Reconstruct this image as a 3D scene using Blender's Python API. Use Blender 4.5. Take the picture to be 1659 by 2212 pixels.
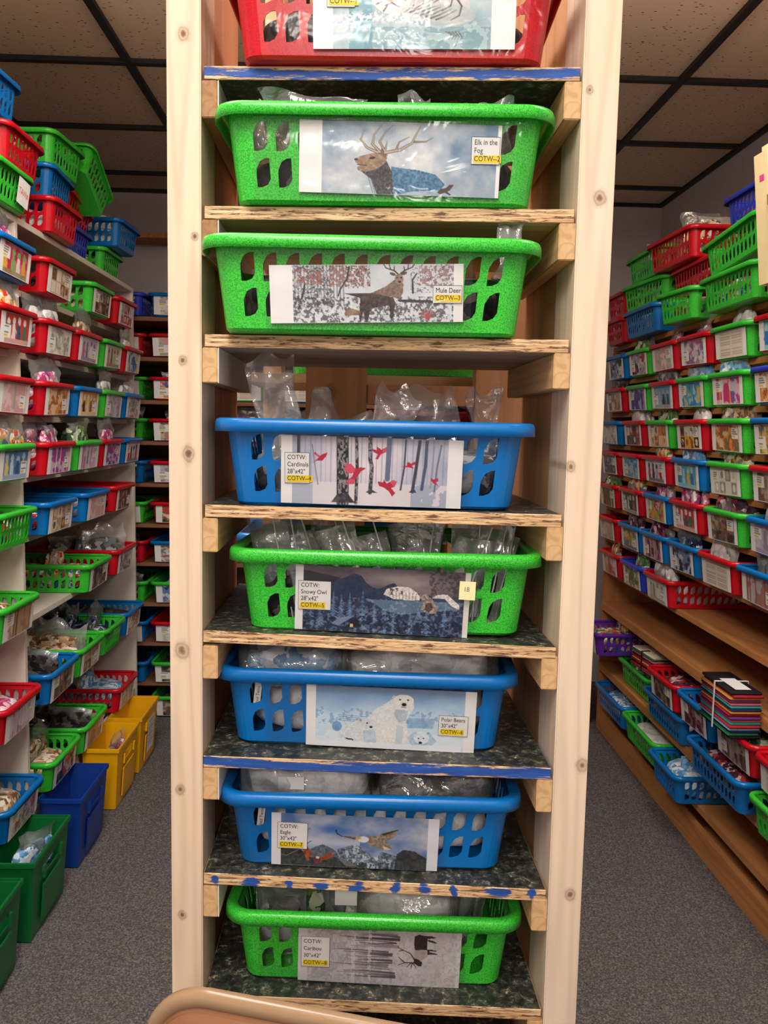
import bpy, bmesh, math, random
import numpy as np
from mathutils import Vector, Matrix, Euler, noise as mnoise
PI = math.pi
R_ = math.radians
for o in list(bpy.data.objects): bpy.data.objects.remove(o, do_unlink=True)
scene = bpy.context.scene
C = scene.collection
HC = 1.365          # height of the camera above the floor; most z values below are written relative to it

# ---------------------------------------------------------------- camera
cam_d = bpy.data.cameras.new('camera'); cam = bpy.data.objects.new('camera', cam_d); C.objects.link(cam)
p_, r_, y_ = 0.1015, 0.0201, 0.0325
Fv = Vector((math.sin(y_)*math.cos(p_), math.cos(y_)*math.cos(p_), -math.sin(p_)))
rt = Vector((math.cos(y_), -math.sin(y_), 0)); up = rt.cross(Fv)
Rv = math.cos(r_)*rt + math.sin(r_)*up; Uv = math.cos(r_)*up - math.sin(r_)*rt
M = Matrix((Rv, Uv, -Fv)).transposed().to_4x4(); M.translation = (0, 0, HC)
cam.matrix_world = M
cam_d.sensor_fit = 'VERTICAL'; cam_d.sensor_height = 24; cam_d.lens = 24*1790.8/2212
cam_d.clip_start = 0.02
scene.camera = cam
# ---------------------------------------------------------------- light
scene.view_settings.view_transform = 'Standard'; scene.view_settings.look = 'None'
scene.view_settings.gamma = 1; scene.view_settings.use_curve_mapping = False
scene.view_settings.exposure = 0.1
w = bpy.data.worlds.new('world'); scene.world = w; w.use_nodes = True
w.node_tree.nodes['Background'].inputs[0].default_value = (0.9, 0.95, 1, 1)
w.node_tree.nodes['Background'].inputs[1].default_value = 0.3
def area(name, loc, sx, sy, power, col=(1, .96, .9), rot=(0, 0, 0)):
    l = bpy.data.lights.new(name, 'AREA'); l.shape = 'RECTANGLE'; l.size = sx; l.size_y = sy; l.energy = power; l.color = col
    o = bpy.data.objects.new(name, l); C.objects.link(o); o.location = loc; o.rotation_euler = rot; return o
LAMPS = ((-.16, -.10, 20), (-.16, -1.9, 34), (-.468, 1.40, 16), (.752, 1.40, 15))  # last two are fill lamps added to brighten the side aisles
for lx, ly, pw in LAMPS:
    up = 1.0 if ly > 1 else .7
    area('lamp_and_fill_light', (lx, ly, 2.405), .5, 1.1, pw, (1, .96, .91))
    area('lamp_and_fill_light', (lx, ly, 2.44), .5, 1.1, pw*up, (1, .96, .91), rot=(math.pi, 0, 0))  # upward fill light, added so the ceiling gets brighter

# ---------------------------------------------------------------- helpers
def lin(c):
    c = np.asarray(c, float)/255
    return np.where(c <= .04045, c/12.92, ((c+.055)/1.055)**2.4)
def rgba(c): return tuple(float(v) for v in lin(c)) + (1,)
def link(o, parent=None):
    C.objects.link(o)
    if parent is not None: o.parent = parent
    return o
def mesh_obj(name, me, mats, parent=None):
    for m in (mats if isinstance(mats, (list, tuple)) else [mats]):
        if m is not None: me.materials.append(m)
    return link(bpy.data.objects.new(name, me), parent)
def bm_obj(name, bm, mats, parent=None, smooth=False):
    me = bpy.data.meshes.new(name); bmesh.ops.recalc_face_normals(bm, faces=bm.faces); bm.to_mesh(me); bm.free()
    if smooth:
        for p in me.polygons: p.use_smooth = True
    return mesh_obj(name, me, mats, parent)
def tag(o, label, cat=None, group=None, kind=None):
    if label: o['label'] = label
    if cat: o['category'] = cat
    if group: o['group'] = group
    if kind: o['kind'] = kind
    return o
def thing(name, label, cat, loc=(0, 0, 0), rz=0, group=None):
    o = bpy.data.objects.new(name, None); C.objects.link(o); o.location = loc; o.rotation_euler = (0, 0, rz)
    o.empty_display_size = .05
    return tag(o, label, cat, group)
def add_box(bm, x0, x1, y0, y1, z0, z1, mat=0, bev=0):
    vs = [bm.verts.new((x, y, z)) for z in (z0, z1) for y in (y0, y1) for x in (x0, x1)]
    fs = [bm.faces.new([vs[i] for i in f]) for f in ((0, 2, 3, 1), (4, 5, 7, 6), (0, 1, 5, 4), (2, 6, 7, 3), (0, 4, 6, 2), (1, 3, 7, 5))]
    for f in fs: f.material_index = mat
    if bev:
        r = bmesh.ops.bevel(bm, geom=list({e for f in fs for e in f.edges}), offset=bev, segments=2, affect='EDGES')
        for f in r['faces']: f.material_index = mat
    return vs
def box(name, x0, x1, y0, y1, z0, z1, mat, parent=None, bev=0.001):
    """box given in world coordinates, parented with its own place kept"""
    bm = bmesh.new(); cx, cy, cz = (x0+x1)/2, (y0+y1)/2, (z0+z1)/2
    add_box(bm, x0-cx, x1-cx, y0-cy, y1-cy, z0-cz, z1-cz, 0, bev)
    o = bm_obj(name, bm, mat, parent); o.location = (cx, cy, cz)
    if parent is not None: o.location = Vector((cx, cy, cz)) - parent.location
    return o
def tube(bm, pts, r, n=8, mat=0, cyc=False):
    rings = []; N = len(pts); pts = [Vector(p) for p in pts]
    for i, p in enumerate(pts):
        a = pts[(i-1) % N] if (i or cyc) else p; b = pts[(i+1) % N] if (i < N-1 or cyc) else p
        t = (b-a).normalized(); u = t.orthogonal().normalized() if abs(t.z) > .95 else Vector((0, 0, 1)).cross(t).normalized(); v = t.cross(u)
        rings.append([bm.verts.new(p + r*(math.cos(2*PI*k/n)*u + math.sin(2*PI*k/n)*v)) for k in range(n)])
    for i in range(N if cyc else N-1):
        A, B = rings[i], rings[(i+1) % N]
        for k in range(n):
            f = bm.faces.new((A[k], A[(k+1) % n], B[(k+1) % n], B[k])); f.material_index = mat
    if not cyc:
        bm.faces.new(rings[0]).material_index = mat; bm.faces.new(rings[-1][::-1]).material_index = mat

# ---------------------------------------------------------------- materials
class NT:
    def __init__(s, name):
        s.m = bpy.data.materials.new(name); s.m.use_nodes = True; s.t = s.m.node_tree; s.n = s.t.nodes; s.b = s.n['Principled BSDF']
        s.out = s.n['Material Output']
    def new(s, k, **kw):
        x = s.n.new(k)
        for a, v in kw.items():
            if a.startswith('i_'): x.inputs[a[2:].replace('_', ' ')].default_value = v
            else: setattr(x, a, v)
        return x
    def l(s, a, b): s.t.links.new(a, b)
    def coord(s, scale=(1, 1, 1), kind='Object'):
        tc = s.new('ShaderNodeTexCoord'); mp = s.new('ShaderNodeMapping'); mp.inputs['Scale'].default_value = scale
        s.l(tc.outputs[kind], mp.inputs['Vector']); return mp.outputs['Vector']
    def noise(s, vec, scale, detail=4, rough=.6, dist=0):
        x = s.new('ShaderNodeTexNoise'); x.inputs['Scale'].default_value = scale; x.inputs['Detail'].default_value = detail
        x.inputs['Roughness'].default_value = rough; x.inputs['Distortion'].default_value = dist
        s.l(vec, x.inputs['Vector']); return x.outputs['Fac']
    def ramp(s, fac, stops):
        x = s.new('ShaderNodeValToRGB'); e = x.color_ramp.elements
        while len(e) < len(stops): e.new(.5)
        for k, (p, c) in enumerate(stops): e[k].position = p; e[k].color = c if len(c) == 4 else tuple(c)+(1,)
        s.l(fac, x.inputs['Fac']); return x.outputs['Color']
    def mix(s, fac, a, b, blend='MIX'):
        x = s.new('ShaderNodeMix', data_type='RGBA', blend_type=blend)
        for v, i in ((fac, 0), (a, 6), (b, 7)):
            if hasattr(v, 'node'): s.l(v, x.inputs[i])
            else: x.inputs[i].default_value = v
        return x.outputs[2]
    def math(s, op, a, b=None, c=None):
        x = s.new('ShaderNodeMath', operation=op)
        for i, v in enumerate((a, b, c)):
            if v is None: continue
            if hasattr(v, 'node'): s.l(v, x.inputs[i])
            else: x.inputs[i].default_value = v
        return x.outputs[0]
    def bump(s, h, st, dist=.002):
        x = s.new('ShaderNodeBump'); x.inputs['Strength'].default_value = st; x.inputs['Distance'].default_value = dist
        s.l(h, x.inputs['Height']); s.l(x.outputs['Normal'], s.b.inputs['Normal'])
    def col(s, c):
        if hasattr(c, 'node'): s.l(c, s.b.inputs['Base Color'])
        else: s.b.inputs['Base Color'].default_value = c
    def set(s, **kw):
        for k, v in kw.items(): s.b.inputs[k.replace('_', ' ')].default_value = v
        return s.m
W4 = (1, 1, 1, 1); K4 = (0, 0, 0, 1)

def m_plain(name, c, rough=.5, spec=.5, nz=.06, sc=60):
    t = NT(name); v = t.coord(); f = t.noise(v, sc, 3)
    a = rgba(c); b = tuple(x*(1-2*nz) for x in a[:3])+(1,)
    t.col(t.mix(f, b, a)); t.set(Roughness=rough); t.b.inputs['Specular IOR Level'].default_value = spec; return t.m
def m_plastic(name, c, speck=None, rough=.28):
    t = NT(name); v = t.coord(); a = rgba(c)
    if speck:
        f = t.noise(v, 650, 2, .7); g = t.ramp(f, [(.40, K4), (.56, W4)]); t.col(t.mix(g, rgba(speck), a))
    else:
        f = t.noise(v, 30, 2); t.col(t.mix(f, tuple(x*.9 for x in a[:3])+(1,), a))
    t.bump(t.noise(v, 240, 2), .05, .001)
    t.set(Roughness=rough); t.b.inputs['Specular IOR Level'].default_value = .5; return t.m
def m_wood(name, c0, c1, axis='Z', knots=(), grain=9., rough=.6, kn=(110, 68, 42), ringc=None, plane='XZ'):
    """grain runs along axis; knots are (u, z, radius) in object space"""
    t = NT(name)
    s = [38., 38., 38.]; s['XYZ'.index(axis)] = 2.2
    v = t.coord(tuple(s)); f = t.noise(v, 1.0, 5, .62, 1.2)
    s2 = [grain, grain, grain]; s2['XYZ'.index(axis)] = .55
    v2 = t.coord(tuple(s2)); n2 = t.noise(v2, 1.3, 2, .5, .4)
    wv = t.math('SINE', t.math('MULTIPLY', n2, 46.)); wv = t.math('MULTIPLY_ADD', wv, .5, .5); wv = t.math('POWER', wv, 3.)
    base = t.mix(f, rgba(c1), rgba(c0))
    dk = tuple(x*.72 for x in rgba(c1)[:3])+(1,)
    base = t.mix(t.math('MULTIPLY', wv, .38), base, ringc and rgba(ringc) or dk)
    if knots:
        tc = t.new('ShaderNodeTexCoord'); sp = t.new('ShaderNodeSeparateXYZ'); t.l(tc.outputs['Object'], sp.inputs[0])
        iu = 0 if plane[0] == 'X' else 1
        wob = t.noise(t.coord(), 130, 2)
        for (ku, kz, kr) in knots:
            dx = t.math('SUBTRACT', sp.outputs[iu], ku); dz = t.math('MULTIPLY', t.math('SUBTRACT', sp.outputs[2], kz), .8)
            d = t.math('SQRT', t.math('ADD', t.math('MULTIPLY', dx, dx), t.math('MULTIPLY', dz, dz)))
            d = t.math('ADD', t.math('DIVIDE', d, kr), t.math('MULTIPLY_ADD', wob, .5, -.25))
            rr = t.ramp(d, [(0, (.95, .95, .95, 1)), (.22, (.8,)*3+(1,)), (.38, (.35,)*3+(1,)), (.6, (.5,)*3+(1,)), (.75, (.16,)*3+(1,)), (1., K4)])
            base = t.mix(rr, base, rgba(kn))
    t.col(base); t.bump(f, .12, .002); t.set(Roughness=rough); t.b.inputs['Specular IOR Level'].default_value = .25
    return t.m
def m_ply_edge(name, paint=0., dabs=None):
    t = NT(name); v = t.coord((14, 14, 420)); f = t.noise(v, 1, 3, .6)
    v2 = t.coord((26, 26, 300)); f2 = t.noise(v2, 1, 4, .8, .6)
    base = t.ramp(f, [(.25, rgba((120, 82, 50))), (.42, rgba((206, 164, 116))), (.62, rgba((232, 200, 154)))])
    base = t.mix(t.ramp(f2, [(.50, K4), (.60, W4)]), base, rgba((104, 66, 42)))
    if paint:
        n = t.noise(t.coord((9, 9, 110)), 1, 5, .8)
        sp = t.new('ShaderNodeSeparateXYZ'); tc = t.new('ShaderNodeTexCoord'); t.l(tc.outputs['Object'], sp.inputs[0])
        edge = t.math('MULTIPLY', t.math('ABSOLUTE', sp.outputs[2]), 24. if dabs else 28.)
        k = t.math('SUBTRACT', t.math('ADD', n, paint), edge)
        if dabs:
            wv = t.math('SINE', t.math('ADD', t.math('MULTIPLY', sp.outputs[0], dabs), t.math('MULTIPLY', t.noise(t.coord(), 14, 1), 9.))); k = t.math('ADD', k, t.math('MULTIPLY_ADD', wv, .30, -.22))
        g = t.ramp(k, [(.50, K4), (.56, W4)])
        pn = t.mix(t.noise(t.coord((30, 30, 160)), 1, 4), rgba((14, 46, 112)), rgba((36, 92, 178)))
        base = t.mix(g, base, pn)
    t.col(base); t.bump(f2, .4, .002); t.set(Roughness=.65); return t.m
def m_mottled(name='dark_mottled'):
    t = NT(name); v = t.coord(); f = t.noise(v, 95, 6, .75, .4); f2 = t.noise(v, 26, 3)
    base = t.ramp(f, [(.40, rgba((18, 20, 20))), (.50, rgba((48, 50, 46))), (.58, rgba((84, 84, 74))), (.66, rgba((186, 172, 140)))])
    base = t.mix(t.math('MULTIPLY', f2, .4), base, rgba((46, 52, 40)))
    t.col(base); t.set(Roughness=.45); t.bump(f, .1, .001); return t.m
def m_cell(name, cols, scale=40, rough=.8, stretch=(1, 1, 1)):
    """printed cotton: irregular patches of several colours"""
    t = NT(name); v = t.coord(stretch); x = t.new('ShaderNodeTexVoronoi'); x.inputs['Scale'].default_value = scale
    nz = t.new('ShaderNodeTexNoise'); nz.inputs['Scale'].default_value = 38; nz.inputs['Detail'].default_value = 3; t.l(v, nz.inputs['Vector'])
    va = t.new('ShaderNodeVectorMath', operation='MULTIPLY_ADD'); t.l(nz.outputs['Color'], va.inputs[0]); va.inputs[1].default_value = (.045,)*3; t.l(v, va.inputs[2])
    x.inputs['Scale'].default_value = scale*1.9
    t.l(va.outputs[0], x.inputs['Vector']); sp = t.new('ShaderNodeSeparateColor'); t.l(x.outputs['Color'], sp.inputs[0])
    n = len(cols); st = [(i/n, rgba(c)) for i, c in enumerate(cols)]
    r = t.new('ShaderNodeValToRGB'); r.color_ramp.interpolation = 'CONSTANT'; e = r.color_ramp.elements
    while len(e) < n: e.new(.5)
    for k, (p, c) in enumerate(st): e[k].position = p; e[k].color = c
    t.l(sp.outputs[0], r.inputs['Fac']); t.col(r.outputs['Color'])
    t.bump(t.noise(t.coord(), 55, 3), .6, .006); t.set(Roughness=rough); t.b.inputs['Specular IOR Level'].default_value = .2; return t.m
def m_attr(name='printed_card'):
    t = NT(name); a = t.new('ShaderNodeAttribute', attribute_name='Col'); f = t.noise(t.coord(), 900, 2)
    t.col(t.mix(.08, a.outputs['Color'], t.mix(f, K4, W4), 'MULTIPLY')); t.set(Roughness=.4); return t.m
def m_film(name, haze=.12, tint=(235, 240, 240), gl=.2, bump=.7, bscale=28, fr=.75):
    """thin clear polythene"""
    t = NT(name); t.n.remove(t.b)
    tr = t.new('ShaderNodeBsdfTransparent'); tr.inputs[0].default_value = (.97, .97, .97, 1)
    g = t.new('ShaderNodeBsdfGlossy'); g.inputs['Roughness'].default_value = .13; g.inputs['Color'].default_value = (1, 1, 1, 1)
    d = t.new('ShaderNodeBsdfDiffuse'); d.inputs[0].default_value = rgba(tint)
    bn = t.new('ShaderNodeBump'); bn.inputs['Strength'].default_value = bump; bn.inputs['Distance'].default_value = .006
    t.l(t.noise(t.coord((1, 1, 1)), bscale, 3, .6, 1.2), bn.inputs['Height'])
    t.l(bn.outputs[0], g.inputs['Normal']); 
    lw = t.new('ShaderNodeLayerWeight'); lw.inputs['Blend'].default_value = .35; t.l(bn.outputs[0], lw.inputs['Normal'])
    m1 = t.new('ShaderNodeMixShader'); m1.inputs[0].default_value = haze; t.l(tr.outputs[0], m1.inputs[1]); t.l(d.outputs[0], m1.inputs[2])
    m2 = t.new('ShaderNodeMixShader'); t.l(t.math('MULTIPLY_ADD', lw.outputs['Fresnel'], fr, gl*.35), m2.inputs[0])
    t.l(m1.outputs[0], m2.inputs[1]); t.l(g.outputs[0], m2.inputs[2]); t.l(m2.outputs[0], t.out.inputs['Surface']); return t.m

PL = {'green': m_plastic('green_plastic', (66, 204, 58), (30, 152, 40)), 'blue': m_plastic('blue_plastic', (0, 110, 186)),
      'red': m_plastic('red_plastic', (206, 14, 34), (170, 6, 22)), 'royal': m_plastic('royal_blue_plastic', (44, 62, 190)),
      'purple': m_plastic('purple_plastic', (92, 34, 150)), 'yellow': m_plastic('yellow_plastic', (232, 170, 12), rough=.35),
      'dkgreen': m_plastic('dark_green_plastic', (8, 104, 46), rough=.4), 'dkblue': m_plastic('dark_blue_plastic', (16, 56, 140), rough=.4)}
FILM = m_film('clear_film', .09); FILM2 = m_film('hazy_film', .20, (225, 228, 225), .22)
SLEEVE = m_film('card_sleeve', .02, gl=.05, bump=.25, bscale=9)
CARD = m_attr()
WHITE = m_plain('white_paper', (236, 234, 230), .5); BLACK = m_plain('black_ink', (25, 24, 28), .5); YEL = m_plain('yellow_highlight', (245, 214, 30), .5)
NOTE = m_plain('pale_yellow_note', (238, 232, 176), .6); INK = m_plain('grey_pencil', (120, 116, 100), .6); PINKINK = m_plain('red_ink', (196, 70, 84), .6)
FAB = {'white': m_cell('white_fabric', [(228, 226, 224), (210, 208, 210), (238, 236, 232)], 30),
       'dark': m_cell('dark_fabric', [(42, 38, 38), (66, 58, 54), (96, 88, 84), (30, 32, 40)], 26),
       'pink': m_cell('pink_fabric', [(226, 120, 160), (244, 200, 210), (180, 60, 110), (236, 236, 240), (140, 80, 160)], 32),
       'multi': m_cell('multicolour_fabric', [(210, 60, 50), (240, 220, 200), (50, 100, 160), (236, 170, 60), (60, 140, 90), (230, 230, 235)], 30),
       'tan': m_cell('tan_fabric', [(176, 140, 104), (214, 190, 156), (120, 84, 60), (232, 222, 204)], 30),
       'teal': m_cell('teal_fabric', [(40, 150, 160), (160, 210, 214), (40, 90, 130), (230, 238, 238)], 30),
       'blue': m_cell('pale_blue_fabric', [(126, 176, 214), (200, 222, 236), (90, 140, 190), (236, 240, 244)], 30),
       'green': m_cell('green_fabric', [(110, 140, 70), (200, 208, 170), (60, 96, 60), (228, 228, 214)], 30),
       'maroon': m_cell('maroon_fabric', [(120, 30, 50), (70, 30, 50), (176, 70, 80), (60, 50, 70), (210, 190, 190)], 30),
       'grey': m_cell('grey_fabric', [(120, 120, 122), (80, 80, 84), (170, 170, 172)], 26)}

# ---------------------------------------------------------------- painter for the printed picture cards
def vnoise(X, Y, sc, seed, oct=4, ax=1., ay=1.):
    out = np.zeros_like(X, float); amp = 1.; tot = 0.
    for o in range(oct):
        rs = np.random.RandomState(seed*31+o); T = rs.rand(64, 64); u = X/sc*ax*2**o; v = Y/sc*ay*2**o
        iu = np.floor(u).astype(int); iv = np.floor(v).astype(int); fu = u-iu; fv = v-iv
        fu = fu*fu*(3-2*fu); fv = fv*fv*(3-2*fv); g = lambda a, b: T[a % 64, b % 64]
        out += amp*((g(iu, iv)*(1-fu)+g(iu+1, iv)*fu)*(1-fv)+(g(iu, iv+1)*(1-fu)+g(iu+1, iv+1)*fu)*fv); tot += amp; amp *= .55
    return out/tot
class Pic:
    def __init__(s, x0, y0, x1, y1, nx, ny, base=(240, 238, 236)):
        s.x0, s.y0, s.x1, s.y1, s.nx, s.ny = x0, y0, x1, y1, nx, ny
        s.X, s.Y = np.meshgrid(np.linspace(x0, x1, nx), np.linspace(y0, y1, ny)); s.C = np.zeros((ny, nx, 3)); s.C[:] = base
    def put(s, m, c, a=1.):
        m = np.asarray(m, float)*a; s.C = s.C*(1-m[..., None]) + np.asarray(c, float)*m[..., None]
    def inside(s, P):
        P = np.asarray(P, float); x, y = s.X, s.Y; r = np.zeros(x.shape, bool); j = len(P)-1
        for i in range(len(P)):
            a, b = P[i], P[j]; c = ((a[1] > y) != (b[1] > y)) & (x < (b[0]-a[0])*(y-a[1])/(b[1]-a[1]+1e-9)+a[0]); r ^= c; j = i
        return r
    def poly(s, P, c, a=1., nz=0, seed=1, sc=30):
        m = s.inside(P)
        if nz:
            n = vnoise(s.X, s.Y, sc, seed)[..., None]; s.C = np.where(m[..., None], s.C*(1-a)+a*(np.asarray(c, float)+(n-.5)*nz*2), s.C)
        else: s.put(m, c, a)
    def ell(s, cx, cy, rx, ry, c, a=1., ang=0, nz=0, seed=2, sc=20):
        ca, sa = math.cos(R_(ang)), math.sin(R_(ang)); dx, dy = s.X-cx, s.Y-cy
        m = ((dx*ca+dy*sa)/rx)**2+((-dx*sa+dy*ca)/ry)**2 < 1
        if nz:
            n = vnoise(s.X, s.Y, sc, seed)[..., None]; s.C = np.where(m[..., None], s.C*(1-a)+a*(np.asarray(c, float)+(n-.5)*nz*2), s.C)
        else: s.put(m, c, a)
    def line(s, P, w, c, a=1., w2=None):
        n = len(P)-1
        for i in range(n):
            (xa, ya), (xb, yb) = P[i], P[i+1]; dx, dy = xb-xa, yb-ya; L = dx*dx+dy*dy+1e-9
            t = np.clip(((s.X-xa)*dx+(s.Y-ya)*dy)/L, 0, 1); d = np.hypot(s.X-xa-t*dx, s.Y-ya-t*dy)
            ww = w if w2 is None else w+(w2-w)*(i+t)/n
            s.put(np.clip((ww/2-d)/(s.x1-s.x0)*s.nx+.5, 0, 1), c, a)
    def rect(s, x0, y0, x1, y1, c, a=1.): s.put((s.X >= x0) & (s.X < x1) & (s.Y >= y0) & (s.Y < y1), c, a)
    def shade(s, x0, x1, fn):
        m = ((s.X >= x0) & (s.X < x1))[..., None]; s.C = np.where(m, fn(s.X, s.Y), s.C)
def lerp(a, b, t): return np.asarray(a, float)*(1-t[..., None])+np.asarray(b, float)*t[..., None]
def card_mesh(pic, wd, ht, bow=0.):
    """the card: a sheet wd x ht in XZ facing -Y, lower edge at z=0"""
    nx, ny = pic.nx, pic.ny; xs = np.linspace(-wd/2, wd/2, nx); zs = np.linspace(ht, 0, ny); XX, ZZ = np.meshgrid(xs, zs)
    YY = -bow*np.cos(XX/wd*PI)*.5
    co = np.stack([XX, YY, ZZ], -1).reshape(-1, 3); i = np.arange((ny-1)*(nx-1)); r, c = i//(nx-1), i % (nx-1); a = r*nx+c
    F = np.stack([a, a+nx, a+nx+1, a+1], -1)
    me = bpy.data.meshes.new('picture_card'); me.vertices.add(len(co)); me.vertices.foreach_set('co', co.ravel())
    me.loops.add(F.size); me.loops.foreach_set('vertex_index', F.ravel().astype(np.int32)); me.polygons.add(len(F))
    me.polygons.foreach_set('loop_start', (np.arange(len(F))*4).astype(np.int32)); me.polygons.foreach_set('loop_total', np.full(len(F), 4, np.int32))
    me.update(calc_edges=True)
    at = me.color_attributes.new('Col', 'FLOAT_COLOR', 'POINT'); col = np.ones((len(co), 4)); col[:, :3] = lin(np.clip(pic.C, 0, 255)).reshape(-1, 3)
    at.data.foreach_set('color', col.ravel().astype(np.float32)); return me

def text_bm(bm, s, size, x, z, mat, bold=0.):
    cu = bpy.data.curves.new('t', 'FONT'); cu.body = s; cu.size = size; cu.resolution_u = 3; cu.offset = bold
    o = bpy.data.objects.new('t', cu); C.objects.link(o); dg = bpy.context.evaluated_depsgraph_get(); dg.update()
    me = bpy.data.meshes.new_from_object(o.evaluated_get(dg)); bpy.data.objects.remove(o); bpy.data.curves.remove(cu)
    me.transform(Matrix.Translation((x, 0, z)) @ Matrix.Rotation(PI/2, 4, 'X') @ Matrix.Diagonal((.86, 1, 1, 1))); n0 = len(bm.faces); bm.from_mesh(me); bm.faces.ensure_lookup_table()
    for f in bm.faces[n0:]: f.material_index = mat
    bpy.data.meshes.remove(me)
def quad(bm, x0, x1, z0, z1, y, mat):
    f = bm.faces.new([bm.verts.new(p) for p in ((x0, y, z0), (x1, y, z0), (x1, y, z1), (x0, y, z1))]); f.material_index = mat
def title_label(parent, lines, code, wd, ht, loc, rot=0, hl=None, border=True):
    bm = bmesh.new(); quad(bm, -wd/2, wd/2, 0, ht, 0, 0)
    if border:
        b = .0004
        for q in ((-wd/2, wd/2, 0, b), (-wd/2, wd/2, ht-b, ht), (-wd/2, -wd/2+b, 0, ht), (wd/2-b, wd/2, 0, ht)): quad(bm, *q, -.0002, 1)
    n = len(lines)+1; lh = (ht-.003)/n; fs = min(lh*.92, .0080)
    for i, s in enumerate(lines):
        k = bmesh.new(); text_bm(k, s, fs, -wd/2+.003, ht-.0015-lh*(i+.78), 1); 
        for v in k.verts: v.co.y -= .0003
        me = bpy.data.meshes.new('x'); k.to_mesh(me); k.free(); bm.from_mesh(me); bpy.data.meshes.remove(me)
    zc = ht-.0015-lh*(n-1+.78)
    quad(bm, -wd/2+.0025, -wd/2+.0025+fs*.56*len(code), zc-.0018, zc+fs*.78, -.0002, 2)
    k = bmesh.new(); text_bm(k, code, fs, -wd/2+.003, zc, 1)
    for v in k.verts: v.co.y -= .0004
    me = bpy.data.meshes.new('x'); k.to_mesh(me); k.free(); bm.from_mesh(me); bpy.data.meshes.remove(me)
    me = bpy.data.meshes.new('title_label'); bm.to_mesh(me); bm.free()
    o = mesh_obj('title_label', me, [WHITE, BLACK, YEL], parent); o.location = loc; o.rotation_euler = (0, rot, 0)
    o['label'] = 'white printed label with a yellow highlighted code'; return o

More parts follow.
